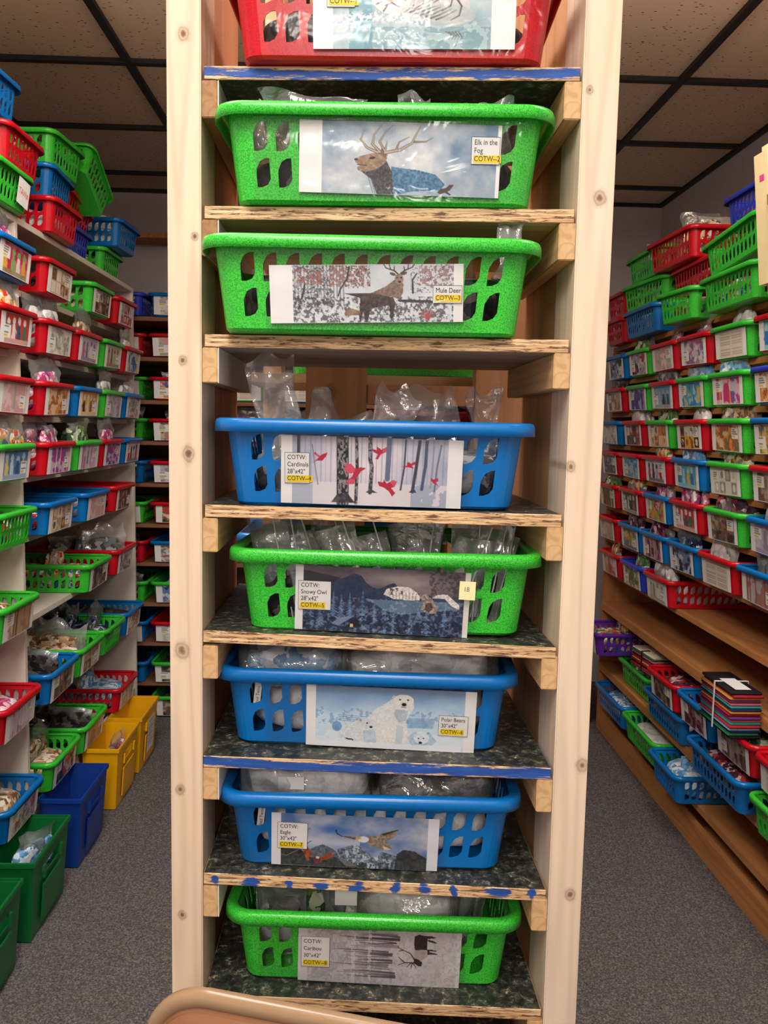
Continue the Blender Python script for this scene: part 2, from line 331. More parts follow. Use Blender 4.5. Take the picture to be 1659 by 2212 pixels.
# ---------------------------------------------------------------- the perforated basket
A0, B0, H0 = .1875, .1325, .102
NP = 4
def rrect(a, b, r, n=5):
    out = []
    for cx, cy, a0 in ((a-r, b-r, 0), (-a+r, b-r, 90), (-a+r, -b+r, 180), (a-r, -b+r, 270)):
        for k in range(n+1):
            t = R_(a0+90*k/n); out.append((cx+r*math.cos(t), cy+r*math.sin(t)))
    return out
def half(t): return .163+(.1745-.163)*t, .108+(.1195-.108)*t, .0215+.003*t
def basket_meshes():
    bm = bmesh.new()
    def P(side, u, t):      # side 0:-Y 1:+X 2:+Y 3:-X ; u in -1..1 left to right as seen from outside
        a, b, r = half(t); z = .004+t*(H0-.008)
        la, lb = (a-r)*u, (b-r)*u
        return [(la, -b, z), (a, lb, z), (-la, b, z), (-a, -lb, z)][side]
    hole = [(0, 0), (.35, .0), (.76, .09), (1, .28), (1, .55), (1, .8), (1, 1), (.68, .985), (.3, .87), (.03, .60), (0, .4), (0, .2)]
    rows = ((.13, .465), (.525, .86))
    for side in range(4):
        n = 12 if side % 2 == 0 else 8
        def q(pts): bm.faces.new([bm.verts.new(p) for p in pts])
        for k in range(n):
            u0, u1 = -1+2*k/n, -1+2*(k+1)/n
            for (t0, t1) in ((0, rows[0][0]), (rows[0][1], rows[1][0]), (rows[1][1], 1)):
                for j in range(3):
                    ua, ub = u0+(u1-u0)*j/3, u0+(u1-u0)*(j+1)/3
                    q([P(side, ua, t0), P(side, ub, t0), P(side, ub, t1), P(side, ua, t1)])
            for (t0, t1) in rows:
                ring = [(0, 0), (1/3, 0), (2/3, 0), (1, 0), (1, 1/3), (1, 2/3), (1, 1), (2/3, 1), (1/3, 1), (0, 1), (0, 2/3), (0, 1/3)]
                O = [P(side, u0+(u1-u0)*x, t0+(t1-t0)*y) for x, y in ring]
                I = [P(side, u0+(u1-u0)*(.18+.64*x), t0+(t1-t0)*(.02+.96*y)) for x, y in hole]
                vo = [bm.verts.new(p) for p in O]; vi = [bm.verts.new(p) for p in I]
                for j in range(12): bm.faces.new((vo[j], vo[(j+1) % 12], vi[(j+1) % 12], vi[j]))
    ts = [0, .13]+[.13+.335*k/3 for k in (1, 2, 3)]+[.525+.335*k/3 for k in (0, 1, 2, 3)]+[1]
    for ci, (sx, sy) in enumerate(((1, 1), (-1, 1), (-1, -1), (1, -1))):
        for i in range(9):
            for k in range(6):
                pts = []
                for t, kk in ((ts[i], k), (ts[i], k+1), (ts[i+1], k+1), (ts[i+1], k)):
                    a, b, r = half(t); th = R_(ci*90+90*kk/6); pts.append((sx*(a-r)+r*math.cos(th), sy*(b-r)+r*math.sin(th), .004+t*(H0-.008)))
                bm.faces.new([bm.verts.new(p) for p in pts])
    # rounded foot and base plate
    a, b, r = half(0); o1 = []
    for side, n, ci in ((1, 8, 0), (2, 12, 1), (3, 8, 2), (0, 12, 3)):
        for j in range(n*3): o1.append(P(side, -1+2*j/(n*3), 0)[:2])
        sx, sy = ((1, 1), (-1, 1), (-1, -1), (1, -1))[ci]
        for k in range(6): th = R_(ci*90+90*k/6); o1.append((sx*(a-r)+r*math.cos(th), sy*(b-r)+r*math.sin(th)))
    v1 = [bm.verts.new((x, y, .004)) for x, y in o1]; v2 = [bm.verts.new((x*.976, y*.965, .0006)) for x, y in o1]; n = len(v1)
    for k in range(n): bm.faces.new((v1[k], v1[(k+1) % n], v2[(k+1) % n], v2[k]))
    bm.faces.new(v2[::-1])
    bmesh.ops.remove_doubles(bm, verts=bm.verts, dist=.00005); bmesh.ops.recalc_face_normals(bm, faces=bm.faces)
    bmesh.ops.solidify(bm, geom=bm.faces[:], thickness=.0016)
    body = bpy.data.meshes.new('basket_body'); bm.to_mesh(body); bm.free()
    bm = bmesh.new(); prof = [(-.0155, .0945), (-.0145, .0995), (-.011, .1018), (-.005, .102), (-.0015, .1005), (0, .097), (0.0005, .0865), (-.0012, .0865), (-.0022, .096), (-.006, .0985), (-.0125, .0975)]
    rings = []
    for off, z in prof: rings.append([bm.verts.new((x, y, z)) for x, y in rrect(A0+off, B0+off, .036+off, 8)])
    n = len(rings[0])
    for i in range(len(prof)):
        A, B = rings[i], rings[(i+1) % len(prof)]
        for k in range(n): bm.faces.new((A[k], A[(k+1) % n], B[(k+1) % n], B[k]))
    bmesh.ops.recalc_face_normals(bm, faces=bm.faces)
    rim = bpy.data.meshes.new('rim'); bm.to_mesh(rim); bm.free()
    for p in rim.polygons: p.use_smooth = True
    return body, rim
BODY, RIM = basket_meshes()
BM = {}
for k in ('green', 'blue', 'red', 'royal', 'purple'):
    b, r = BODY.copy(), RIM.copy(); b.materials.append(PL[k]); r.materials.append(PL[k]); BM[k] = (b, r)
WN = {'green': 'green', 'blue': 'blue', 'red': 'red', 'royal': 'royal blue', 'purple': 'purple'}
SL = math.atan((.1195-.108)/(H0-.008))
def basket(col, loc, rz=0, label='', group=None, tilt=(0, 0)):
    t = thing('storage_basket', label, 'basket', loc, rz, group); t.rotation_euler = (tilt[0], tilt[1], rz)
    link(bpy.data.objects.new('perforated_body', BM[col][0]), t); link(bpy.data.objects.new('rim', BM[col][1]), t); return t
def put_card(root, me, front, x=0, z=.006, rot=0., push=.0035, label=None):
    o = link(bpy.data.objects.new('picture_card', me), root)
    off = (.108 if front == 'long' else .163)+push+(z/ (H0-.008))*.0115
    if front == 'long': o.location = (x, -off, z); o.rotation_euler = (SL, rot, 0)
    else:
        o.location = (off, x, z); o.rotation_euler = (Matrix.Rotation(PI/2, 3, 'Z') @ Matrix.Rotation(SL, 3, 'X') @ Matrix.Rotation(rot, 3, 'Y')).to_euler()
    if label: o['label'] = label
    return o

# ---------------------------------------------------------------- soft goods
def lump_mesh(name, dx, dy, dz, seed, mat, amp=.006, nx=14, ny=10, fold=0., crease=0., cuts=7):
    bm = bmesh.new(); bmesh.ops.create_cube(bm, size=1); bmesh.ops.subdivide_edges(bm, edges=bm.edges[:], cuts=cuts, use_grid_fill=True)
    for v in bm.verts:
        p = v.co*2; r = max(abs(p.x), abs(p.y), abs(p.z)); q = Vector((p.x, p.y, p.z))
        k = 1-.10*(abs(p.x)**4*abs(p.y)**4+abs(p.x)**4*abs(p.z)**4+abs(p.y)**4*abs(p.z)**4)
        v.co = Vector((q.x*dx/2*k, q.y*dy/2*k, q.z*dz/2*k))
        n = mnoise.noise_vector(v.co*28+Vector((seed, seed*2, 0))); v.co += n*amp
        if fold: v.co.z += fold*math.sin(v.co.x*90+seed)*max(p.z, 0)
        if crease:
            c = 0
            for q_, a_ in ((Vector((v.co.x*18+v.co.y*9+seed, v.co.y*16, v.co.z*20)), 1.), (Vector((v.co.x*34-v.co.y*20, v.co.y*30+seed, v.co.z*30)), .5)): c += a_*(1-2.2*abs(mnoise.noise(q_)))
            v.co += n.normalized()*.0+Vector((0, -1 if p.y < 0 else 1, 0))*abs(p.y)**3*crease*c+Vector((0, 0, 1))*max(p.z, 0)*crease*c*1.3
        v.co.z += dz/2
    me = bpy.data.meshes.new(name); bm.to_mesh(me); bm.free()
    for p in me.polygons: p.use_smooth = True
    me.materials.append(mat); return me
def bag_mesh(name, wd, ht, th, seed, mat, spike=.0, crumple=.008, zips=True):
    """clear zip bag standing in XZ: two skins sealed round the edge"""
    bm = bmesh.new(); nx, nz = 15, 15; rnd = random.Random(seed)
    for s in (-1, 1):
        V = []
        for j in range(nz+1):
            row = []
            for i in range(nx+1):
                u, v = i/nx*2-1, j/nz; e = (1-u**4)*(1-(2*v-1)**6)*(1-.55*v)
                x = u*wd/2*(1-.10*math.sin(v*PI)*abs(u)+.04*math.sin(seed+v*5)); z = v*ht + spike*max(0, v-.55)*2*abs(math.sin(u*2.3+seed))**3
                y = s*th/2*e
                q = mnoise.noise_vector(Vector((x*22, z*22, seed*3.1+(s*.3 if 0 < i < nx and 0 < j < nz else 0))))
                q2 = mnoise.noise_vector(Vector((x*60, z*45, seed*1.7)))
                row.append(bm.verts.new((x+q.x*crumple*.6, y+(q.y*1.3+q2.y*.5)*crumple*(1+v), z+q.z*crumple)))
            V.append(row)
        for j in range(nz):
            for i in range(nx): bm.faces.new((V[j][i], V[j][i+1], V[j+1][i+1], V[j+1][i]))
    bmesh.ops.remove_doubles(bm, verts=bm.verts, dist=.0004)
    me = bpy.data.meshes.new(name); bm.to_mesh(me); bm.free()
    for p in me.polygons: p.use_smooth = True
    me.materials.append(mat); return me
def zip_strip_mesh(wd, seed, mat):
    bm = bmesh.new(); pts = [(x*wd, .004*math.sin(x*6+seed)-.001, 0) for x in [i/8-.5 for i in range(9)]]; tube(bm, pts, .0011, 5)
    me = bpy.data.meshes.new('zip_seal'); bm.to_mesh(me); bm.free(); me.materials.append(mat); return me
SEAL = m_plain('zip_seal_plastic', (206, 212, 212), .3)
BAGS = [bag_mesh('clear_bag', .15+.02*(k % 3), .098+.011*(k % 4), .03+.01*(k % 2), k+3, FILM if k % 2 else FILM2, spike=.02*(k % 3), crumple=.009) for k in range(7)]
ZIPS = [zip_strip_mesh(.14, k, SEAL) for k in range(3)]
LUMPS = {}
def lump(kind, var):
    if (kind, var) not in LUMPS: LUMPS[(kind, var)] = lump_mesh('folded_fabric', .295-.01*var, .192, .070+.006*(var % 3), var*3.3+len(kind), FAB[kind], .006)
    return LUMPS[(kind, var)]
SMALL = {}
def small(kind, var):
    if (kind, var) not in SMALL: SMALL[(kind, var)] = lump_mesh('fabric_piece', .14, .026, .082, var*2.1+len(kind), FAB[kind], .006)
    return SMALL[(kind, var)]
rng = random.Random(5)
def fill(t, kind, where, nb=2, base=True, up=0., seed=None, front=False):
    """fabric and clear bags lying in basket t (things of their own)"""
    rz = t.rotation_euler.z; M = Matrix.Translation(t.location) @ t.rotation_euler.to_matrix().to_4x4()
    if base:
        o = link(bpy.data.objects.new('folded_fabric', lump(kind, rng.randrange(3)))); o.matrix_world = M @ Matrix.Translation((0, 0, .004))
        tag(o, ('%s fabric inside the %s' % (FN[kind], where)), 'fabric', 'folded fabric in the baskets')
    for i in range(nb):
        x = (-.09+.19*(i+.5)/nb*1.0+rng.uniform(-.02, .02)) if nb > 1 else rng.uniform(-.02, .06); k = rng.randrange(7)
        lean = rng.uniform(-.5, .5); yaw = rng.choice([0, PI/2, PI/2, .8])
        x0, y0, z0 = x, rng.uniform(-.02, .02), .028+up+rng.uniform(0, .012)
        if front and i == nb-1: x0, y0, z0, yaw, lean = .140, rng.uniform(-.03, .03), .050+rng.uniform(-.012, .012), PI/2+rng.uniform(-.15, .15), rng.uniform(-.25, .1)
        elif front and i == nb-2: x0, y0, z0, yaw, lean = .112, rng.uniform(-.06, .06), .052, PI/2+rng.uniform(-.3, .3), rng.uniform(-.1, .3)
        r = link(bpy.data.objects.new('zip_bag', BAGS[k]))
        r.matrix_world = M @ Matrix.Translation((x0, y0, z0)) @ Euler((lean*.6, lean*.3, yaw)).to_matrix().to_4x4()
        tag(r, ('%s%s bag in the %s' % ('' if nb == 1 else ('inner ', 'outer ', 'middle ')[i % 3], FN[kind], where)), 'bag', 'clear bags in the baskets')
        f = link(bpy.data.objects.new('fabric_piece', small(kind, rng.randrange(3))), r); f.location = (0, 0, .006)
FN = {'white': 'white', 'dark': 'dark', 'pink': 'pink', 'multi': 'multicoloured', 'tan': 'tan', 'teal': 'teal', 'blue': 'blue', 'green': 'green', 'maroon': 'maroon', 'grey': 'grey'}

# ---------------------------------------------------------------- the room
ZC = HC+1.167; YW = 4.40; XR = 1.556; XL = -1.42; YB = -3.0
def m_carpet():
    t = NT('grey_carpet'); v = t.coord(); f = t.noise(v, 210, 5, .8, .3); g = t.noise(v, 75, 3, .7)
    base = t.ramp(f, [(.36, rgba((52, 49, 50))), (.5, rgba((100, 95, 94))), (.64, rgba((168, 160, 154)))])
    base = t.mix(t.math('MULTIPLY', g, .5), base, rgba((84, 80, 83))); t.col(base); t.set(Roughness=.95)
    t.b.inputs['Specular IOR Level'].default_value = .1; t.bump(f, .8, .004); return t.m
def m_tile():
    t = NT('ceiling_tile'); v = t.coord((1, 2.4, 1)); x = t.new('ShaderNodeTexVoronoi'); x.inputs['Scale'].default_value = 34; t.l(v, x.inputs['Vector'])
    big = t.noise(t.coord(), 22, 2); d = t.math('ADD', x.outputs['Distance'], t.math('MULTIPLY', big, -.18))
    g = t.ramp(d, [(.0, W4), (.045, W4), (.075, K4)])
    x2 = t.new('ShaderNodeTexVoronoi'); x2.inputs['Scale'].default_value = 120; t.l(t.coord((1.7, 1, 1)), x2.inputs['Vector'])
    g2 = t.ramp(x2.outputs['Distance'], [(.0, W4), (.16, W4), (.26, K4)])
    sep = t.new('ShaderNodeSeparateColor'); t.l(x2.outputs['Color'], sep.inputs[0]); g2 = t.mix(t.ramp(sep.outputs[1], [(.5, K4), (.6, W4)]), K4, g2)
    base = t.mix(t.noise(t.coord(), 160, 3), rgba((214, 190, 164)), rgba((236, 212, 186)))
    base = t.mix(t.math('MULTIPLY', g2, .35), base, rgba((140, 118, 98))); base = t.mix(g, base, rgba((78, 60, 48)))
    t.col(base); t.set(Roughness=.95); t.b.inputs['Specular IOR Level'].default_value = .1; t.bump(g, -.5, .003); return t.m
WALLM = m_plain('painted_wall', (196, 190, 192), .8, .2, .04, 40)
def struct(name, x0, x1, y0, y1, z0, z1, m):
    o = box(name, x0, x1, y0, y1, z0, z1, m, bev=0); o['kind'] = 'structure'; return o
struct('floor', XL-.1, XR+.1, YB-.1, YW+.1, -.1, 0, m_carpet())
struct('ceiling', XL-.1, XR+.1, YB-.1, YW+.1, ZC+.012, ZC+.1, m_tile())
struct('wall_left', XL-.1, XL, YB, YW, 0, ZC+.012, WALLM); struct('wall_right', XR, XR+.1, YB, YW, 0, ZC+.012, WALLM)
struct('wall_back', XL, XR, YW, YW+.1, 0, ZC+.012, WALLM); struct('wall_front', XL, XR, YB-.1, YB, 0, ZC+.012, WALLM)
GRID = m_plain('black_ceiling_grid', (26, 20, 18), .5)
bm = bmesh.new(); gw = .013
x = -.7733-.61
while x < XR:
    if x > XL: add_box(bm, x-gw, x+gw, YB, YW, ZC-.002, ZC+.014)
    x += .61
y = 2.8696-.61*9
while y < YW:
    if y > YB: add_box(bm, XL, XR, y-gw, y+gw, ZC-.003, ZC+.013)
    y += .61
for q in ((XL, XL+.022, YB, YW), (XR-.022, XR, YB, YW), (XL, XR, YW-.022, YW), (XL, XR, YB, YB+.022)): add_box(bm, *q, ZC-.004, ZC+.012)
tr = bm_obj('trim_1', bm, GRID); tr['kind'] = 'structure'
# ceiling lamps behind the photographer, plus two added fill lamps over the side aisles
LAMP = NT('lamp_diffuser'); LAMP.b.inputs['Emission Color'].default_value = (1, .97, .92, 1); LAMP.b.inputs['Emission Strength'].default_value = 6; LAMP = LAMP.m
for i, (lx, ly, pw) in enumerate(LAMPS):
    t = thing('room_and_fill_lamp', ['rectangular ceiling lamp nearest in front of the wooden rack', 'rectangular ceiling lamp furthest behind, away from the rack', 'added rectangular fill lamp over the left aisle', 'added rectangular fill lamp over the right aisle'][i], 'ceiling lamp', (lx, ly, 2.41), 0)
    bm = bmesh.new()
    for q in ((-.27, .27, -.57, -.55), (-.27, .27, .55, .57), (-.27, -.25, -.55, .55), (.25, .27, -.55, .55)): add_box(bm, *q, -.004, .03)
    for q in ((-.2, .02), (.2, .02)):
        add_box(bm, -.01, .01, q[0]*2, q[0]*2+.02, .03, ZC-2.41)
    bm_obj('frame', bm, m_plain('lamp_frame', (230, 230, 228), .4), t); 
    bm = bmesh.new(); add_box(bm, -.25, .25, -.55, .55, .004, .008); bm_obj('diffuser', bm, LAMP, t)

# ---------------------------------------------------------------- the wooden rack in the middle
PF = (-.2195, .970); PE = (.2768, .9344)           # outer front corners
def fy(x): return PF[1]+(x-PF[0])/(PE[0]-PF[0])*(PE[1]-PF[1])
rack = thing('wooden_rack', 'tall narrow rack of pale pine posts and plywood shelves in the middle of the room', 'shelf rack', (0.03, 1.1, 0))
PINE0, PINE1 = (240, 218, 190), (222, 192, 156)
zt = ZC-.03
def zrel(v): return v+HC
pm = zt/2
kl = [(.0, zrel(.427)-pm, .010), (.004, zrel(-.035)-pm, .011), (-.002, zrel(.072)-pm, .007), (-.005, zrel(-.268)-pm, .013), (-.008, zrel(-.44)-pm, .008), (-.006, zrel(-.60)-pm, .007), (.012, zrel(.21)-pm, .006)]
kr = [(.004, zrel(.256)-pm, .010), (-.015, zrel(-.04)-pm, .008), (.013, zrel(-.392)-pm, .010), (.006, zrel(-.553)-pm, .009), (-.012, zrel(.37)-pm, .006)]
MPL = m_wood('pine_post_left', (234, 212, 188), (214, 188, 158), 'Z', kl); MPR = m_wood('pine_post_right', (234, 214, 192), (218, 194, 166), 'Z', kr)
MSIDE = m_wood('pine_side', (232, 214, 176), (200, 178, 138), 'Z'); MRED = m_wood('reddish_pine', (220, 158, 118), (184, 118, 82), 'Z', grain=6); MTAN = m_wood('tan_pine', (224, 178, 132), (202, 152, 108), 'Z', grain=6)
MCL = m_wood('cleat_wood', (222, 186, 138), (190, 148, 100), 'Y', grain=22); MCLD = m_wood('brown_cleat_end', (186, 142, 102), (140, 98, 64), 'Y', grain=26)
MCW = m_plain('white_painted_wood', (222, 218, 208), .55, .3)
def rbox(name, x0, x1, ya, yb, z0, z1, mat, bev=.0015, shear=True):
    """board of the rack: front follows the rack's slightly skewed front line, z relative to the camera height"""
    bm = bmesh.new(); cx, cy, cz = (x0+x1)/2, (fy((x0+x1)/2)+(ya+yb)/2), (z0+z1)/2
    vs = add_box(bm, x0-cx, x1-cx, (ya-yb)/2, (yb-ya)/2, (z0-z1)/2, (z1-z0)/2, 0, 0)
    if shear:
        for v in vs: v.co.y += fy(v.co.x+cx)-fy(cx)
    if bev: bmesh.ops.bevel(bm, geom=bm.edges[:], offset=bev, segments=2, affect='EDGES')
    o = bm_obj(name, bm, mat, rack); o.location = Vector((cx, cy, HC+cz))-rack.location; return o
rbox('post', -.2195, -.181, 0, .089, -HC, zt-HC, MPL); rbox('post', .2375, .2768, 0, .089, -HC, zt-HC, MPR)
rbox('side_board', -.2195, -.1835, .09, .30, -HC, zt-HC, MRED)['label'] = 'reddish pine side board'
rbox('side_board', .2420, .2768, .09, .30, -HC, zt-HC, MTAN)['label'] = 'tan pine side board'
SH = [.394, .244, .102, -.0945, -.247, -.397, -.547, -.703, -.86]
def m_under(name, c0, c1): return m_wood(name, c0, c1, 'X', grain=8)
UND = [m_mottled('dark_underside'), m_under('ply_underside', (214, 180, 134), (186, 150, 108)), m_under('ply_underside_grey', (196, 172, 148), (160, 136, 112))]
TOPM = [m_under('ply_top', (206, 176, 134), (180, 146, 104)), m_mottled()]
EDG = {0: m_ply_edge('ply_edge_blue', .15), 1: m_ply_edge('ply_edge'), 5: m_ply_edge('ply_edge_blue_bright', .20), 6: m_ply_edge('ply_edge_dabs', .11, 150.)}
for i, z in enumerate(SH):
    xl = -.1775 if i < 4 else -.180; xr = .2345
    bm = bmesh.new(); th = .0145; cx = (xl+xr)/2; cy = fy(cx)
    vs = add_box(bm, xl-cx, xr-cx, .001, .298, -th/2, th/2)
    tl = {4: -.004, 6: -.002, 3: -.001}.get(i, 0)
    for v in vs: v.co.y += fy(v.co.x+cx)-cy; v.co.z += tl*(v.co.x/.2)
    bm.faces.ensure_lookup_table()
    bm.normal_update()
    for f in bm.faces: f.material_index = 1 if f.normal.z > .9 else 2 if f.normal.z < -.9 else 0
    bmesh.ops.bevel(bm, geom=bm.edges[:], offset=.0007, segments=1, affect='EDGES')
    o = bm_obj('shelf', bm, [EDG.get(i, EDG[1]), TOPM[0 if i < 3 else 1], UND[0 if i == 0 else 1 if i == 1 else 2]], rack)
    o.location = Vector((cx, cy, HC+z-th/2))-rack.location
    if i in (0, 5): o['label'] = 'plywood shelf with worn blue paint on its edge'
    if i == 6: o['label'] = 'plywood shelf with dabs of blue paint on its edge'
    zc = z-th-.0003
    for side, (a, b) in enumerate(((-.1805, -.1625), (.2185, .2370))):
        h = .040
        mats = (MCLD if i in (0, 1, 7) else MCL) if side == 0 else MCL
        c = rbox('cleat', a, b, .001, .292, zc-h, zc, mats, .001)
        if side == 0 and i in (0, 1, 2, 5, 6): 
            f = rbox('cleat_facing', b, b+.0012, .002, .292, zc-h, zc, MCW, 0); f['label'] = 'white painted inner face of the cleat'
            f.parent = c; f.location = Vector((b+.0006-(a+b)/2, 0, 0))
# the second rack behind it, seen through the gaps
rear = thing('wooden_rack', 'second pine rack standing back to back behind the middle rack', 'shelf rack', (.08, 1.5, 0))
MBR = m_wood('brown_pine', (204, 152, 110), (172, 118, 80), 'Z', grain=7, knots=((-.01, 1.42-pm, .014),))
for (x0, x1, y0, y1) in ((-.085, .012, 1.335, 1.372), (.185, .275, 1.335, 1.372), (-.185, -.15, 1.62, 1.70), (.24, .275, 1.62, 1.70)): box('post', x0, x1, y0, y1, 0, zt, MBR, rear)
for z in (.50, .31, .085, -.073, -.285, -.44, -.60, -.77): box('shelf', -.185, .275, 1.375, 1.66, HC+z-.016, HC+z, TOPM[0], rear)
box('cross_board', .013, .184, 1.335, 1.355, HC+.036, HC+.068, MBR, rear)['label'] = 'horizontal pine board between the posts'

# ---------------------------------------------------------------- printed cards of the middle rack
def vgrad(c0, c1, y0, y1): return lambda X, Y: lerp(c0, c1, np.clip((Y-y0)/(y1-y0), 0, 1))
def pic_tiger():
    p = Pic(190, -110, 1590, 440, 330, 128); n = vnoise(p.X, p.Y, 130, 3); n2 = vnoise(p.X, p.Y, 46, 4)
    p.shade(330, 1420, lambda X, Y: lerp((120, 158, 168), (206, 216, 220), np.clip(n*1.1, 0, 1)))
    p.shade(440, 600, lambda X, Y: lerp((150, 190, 200), (96, 150, 166), np.clip(vnoise(X, Y, 60, 8, ax=1, ay=.3), 0, 1)))
    p.put((p.Y > 300) & (p.X > 540) & (p.X < 1420), (104, 150, 158), .6); p.put((n2 > .55) & (p.Y > 240) & (p.X > 340) & (p.X < 1420), (186, 206, 208), .7)
    p.ell(960, 110, 320, 150, (206, 202, 200), 1, 12, 14, 5); p.ell(1120, 230, 190, 70, (176, 184, 184), .9, 0, 14, 6)
    p.ell(720, 90, 128, 130, (228, 224, 222), 1, 0, 12, 7); p.ell(612, -10, 26, 30, (160, 150, 150)); p.ell(800, 5, 34, 30, (150, 142, 142))
    D = (46, 40, 44)
    for k in range(9):
        a = -70+k*34
        p.line([(720+118*math.cos(R_(a+180)), 90+118*math.sin(R_(a+180))), (720+72*math.cos(R_(a+170)), 90+76*math.sin(R_(a+170)))], 13, D, .85, 3)
    for k in range(5): p.line([(640+k*6, 20+k*12), (700, 5+k*9), (770-k*4, 24+k*14)], 7, D, .7, 2)
    p.line([(640, 84), (690, 66)], 11, D); p.line([(770, 80), (812, 96)], 11, D); p.ell(736, 130, 34, 18, (206, 160, 150)); p.line([(690, 168), (736, 152), (790, 178)], 9, D, .8)
    for k, (x, y) in enumerate(((850, 60), (920, 40), (990, 10), (1050, 0), (1110, 50), (1170, 110))): p.line([(x, y), (x+45, y+60), (x+30, y+118), (x-30, y+150)], 15, D, .85, 4)
    for k in range(6): p.line([(860+k*36, 210+k*9), (920+k*36, 190+k*9), (1000+k*36, 165+k*6)], 12, D, .7, 3)
    for k in range(5): p.line([(1110+k*22, 330), (1150+k*18, 350+k*4), (1130+k*20, 380)], 9, (90, 84, 84), .8, 3)
    sp = vnoise(p.X, p.Y, 16, 9); band = np.exp(-((p.Y-(235+((p.X-640)/430)**2*60))/34)**2)*((p.X > 300) & (p.X < 1000)); p.put(np.clip(band*(sp > .45)*1.2, 0, 1), (248, 250, 250), .9)
    return p
def pic_elk():
    p = Pic(75, 55, 1520, 590, 350, 130); n = vnoise(p.X, p.Y, 240, 5); n2 = vnoise(p.X, p.Y, 60, 6)
    p.shade(240, 1492, lambda X, Y: lerp((104, 132, 160), (224, 224, 222), np.clip(n*1.3-.25+.5*np.exp(-((X-720)/330)**2-((Y-300)/190)**2)+(n2-.5)*.4, 0, 1)))
    p.poly([(735, 590), (740, 380), (820, 390), (930, 400), (1060, 430), (1130, 500), (1100, 545), (900, 560), (780, 590)], (58, 112, 150), .92, 60, 7, 14)
    p.poly([(520, 420), (560, 350), (700, 330), (745, 420), (760, 590), (640, 590), (600, 480)], (62, 62, 64), 1, 60, 9, 12)
    for k in range(9): p.line([(560+k*19, 410), (612+k*15, 580)], 5, (38, 36, 36), .5)
    p.poly([(472, 330), (520, 308), (600, 285), (705, 275), (710, 300), (700, 350), (640, 400), (560, 425), (500, 415), (490, 395), (510, 375), (480, 355)], (150, 124, 100), 1, 50, 11, 18)
    p.ell(600, 322, 24, 10, (34, 26, 22), 1, -10); p.ell(484, 335, 14, 10, (60, 46, 40)); p.line([(495, 372), (560, 378)], 6, (60, 46, 40)); p.poly([(650, 290), (668, 240), (712, 276), (695, 320)], (110, 90, 76))
    A = (176, 160, 132); D = (64, 50, 42)
    for c, w in ((D, 24), (A, 14)):
        p.line([(640, 280), (560, 245), (515, 190), (538, 120)], w, c, 1, 4); p.line([(655, 275), (600, 220), (610, 150), (668, 72)], w, c, 1, 5); p.line([(690, 270), (650, 200), (690, 130), (740, 80)], w-4, c, 1, 4)
        p.line([(690, 280), (800, 255), (880, 205), (905, 150), (940, 80)], w+2, c, 1, 8); p.line([(900, 195), (980, 190), (1030, 160)], w-8, c, 1, 4); p.line([(690, 265), (705, 190)], w-6, c, 1, 4); p.line([(770, 255), (790, 200), (860, 160)], w-8, c, 1, 4)
    p.poly([(1075, 560), (1100, 535), (1140, 525), (1165, 500), (1195, 502), (1170, 540), (1150, 555), (1180, 575), (1165, 580), (1130, 562), (1100, 578)], (70, 56, 50)); return p
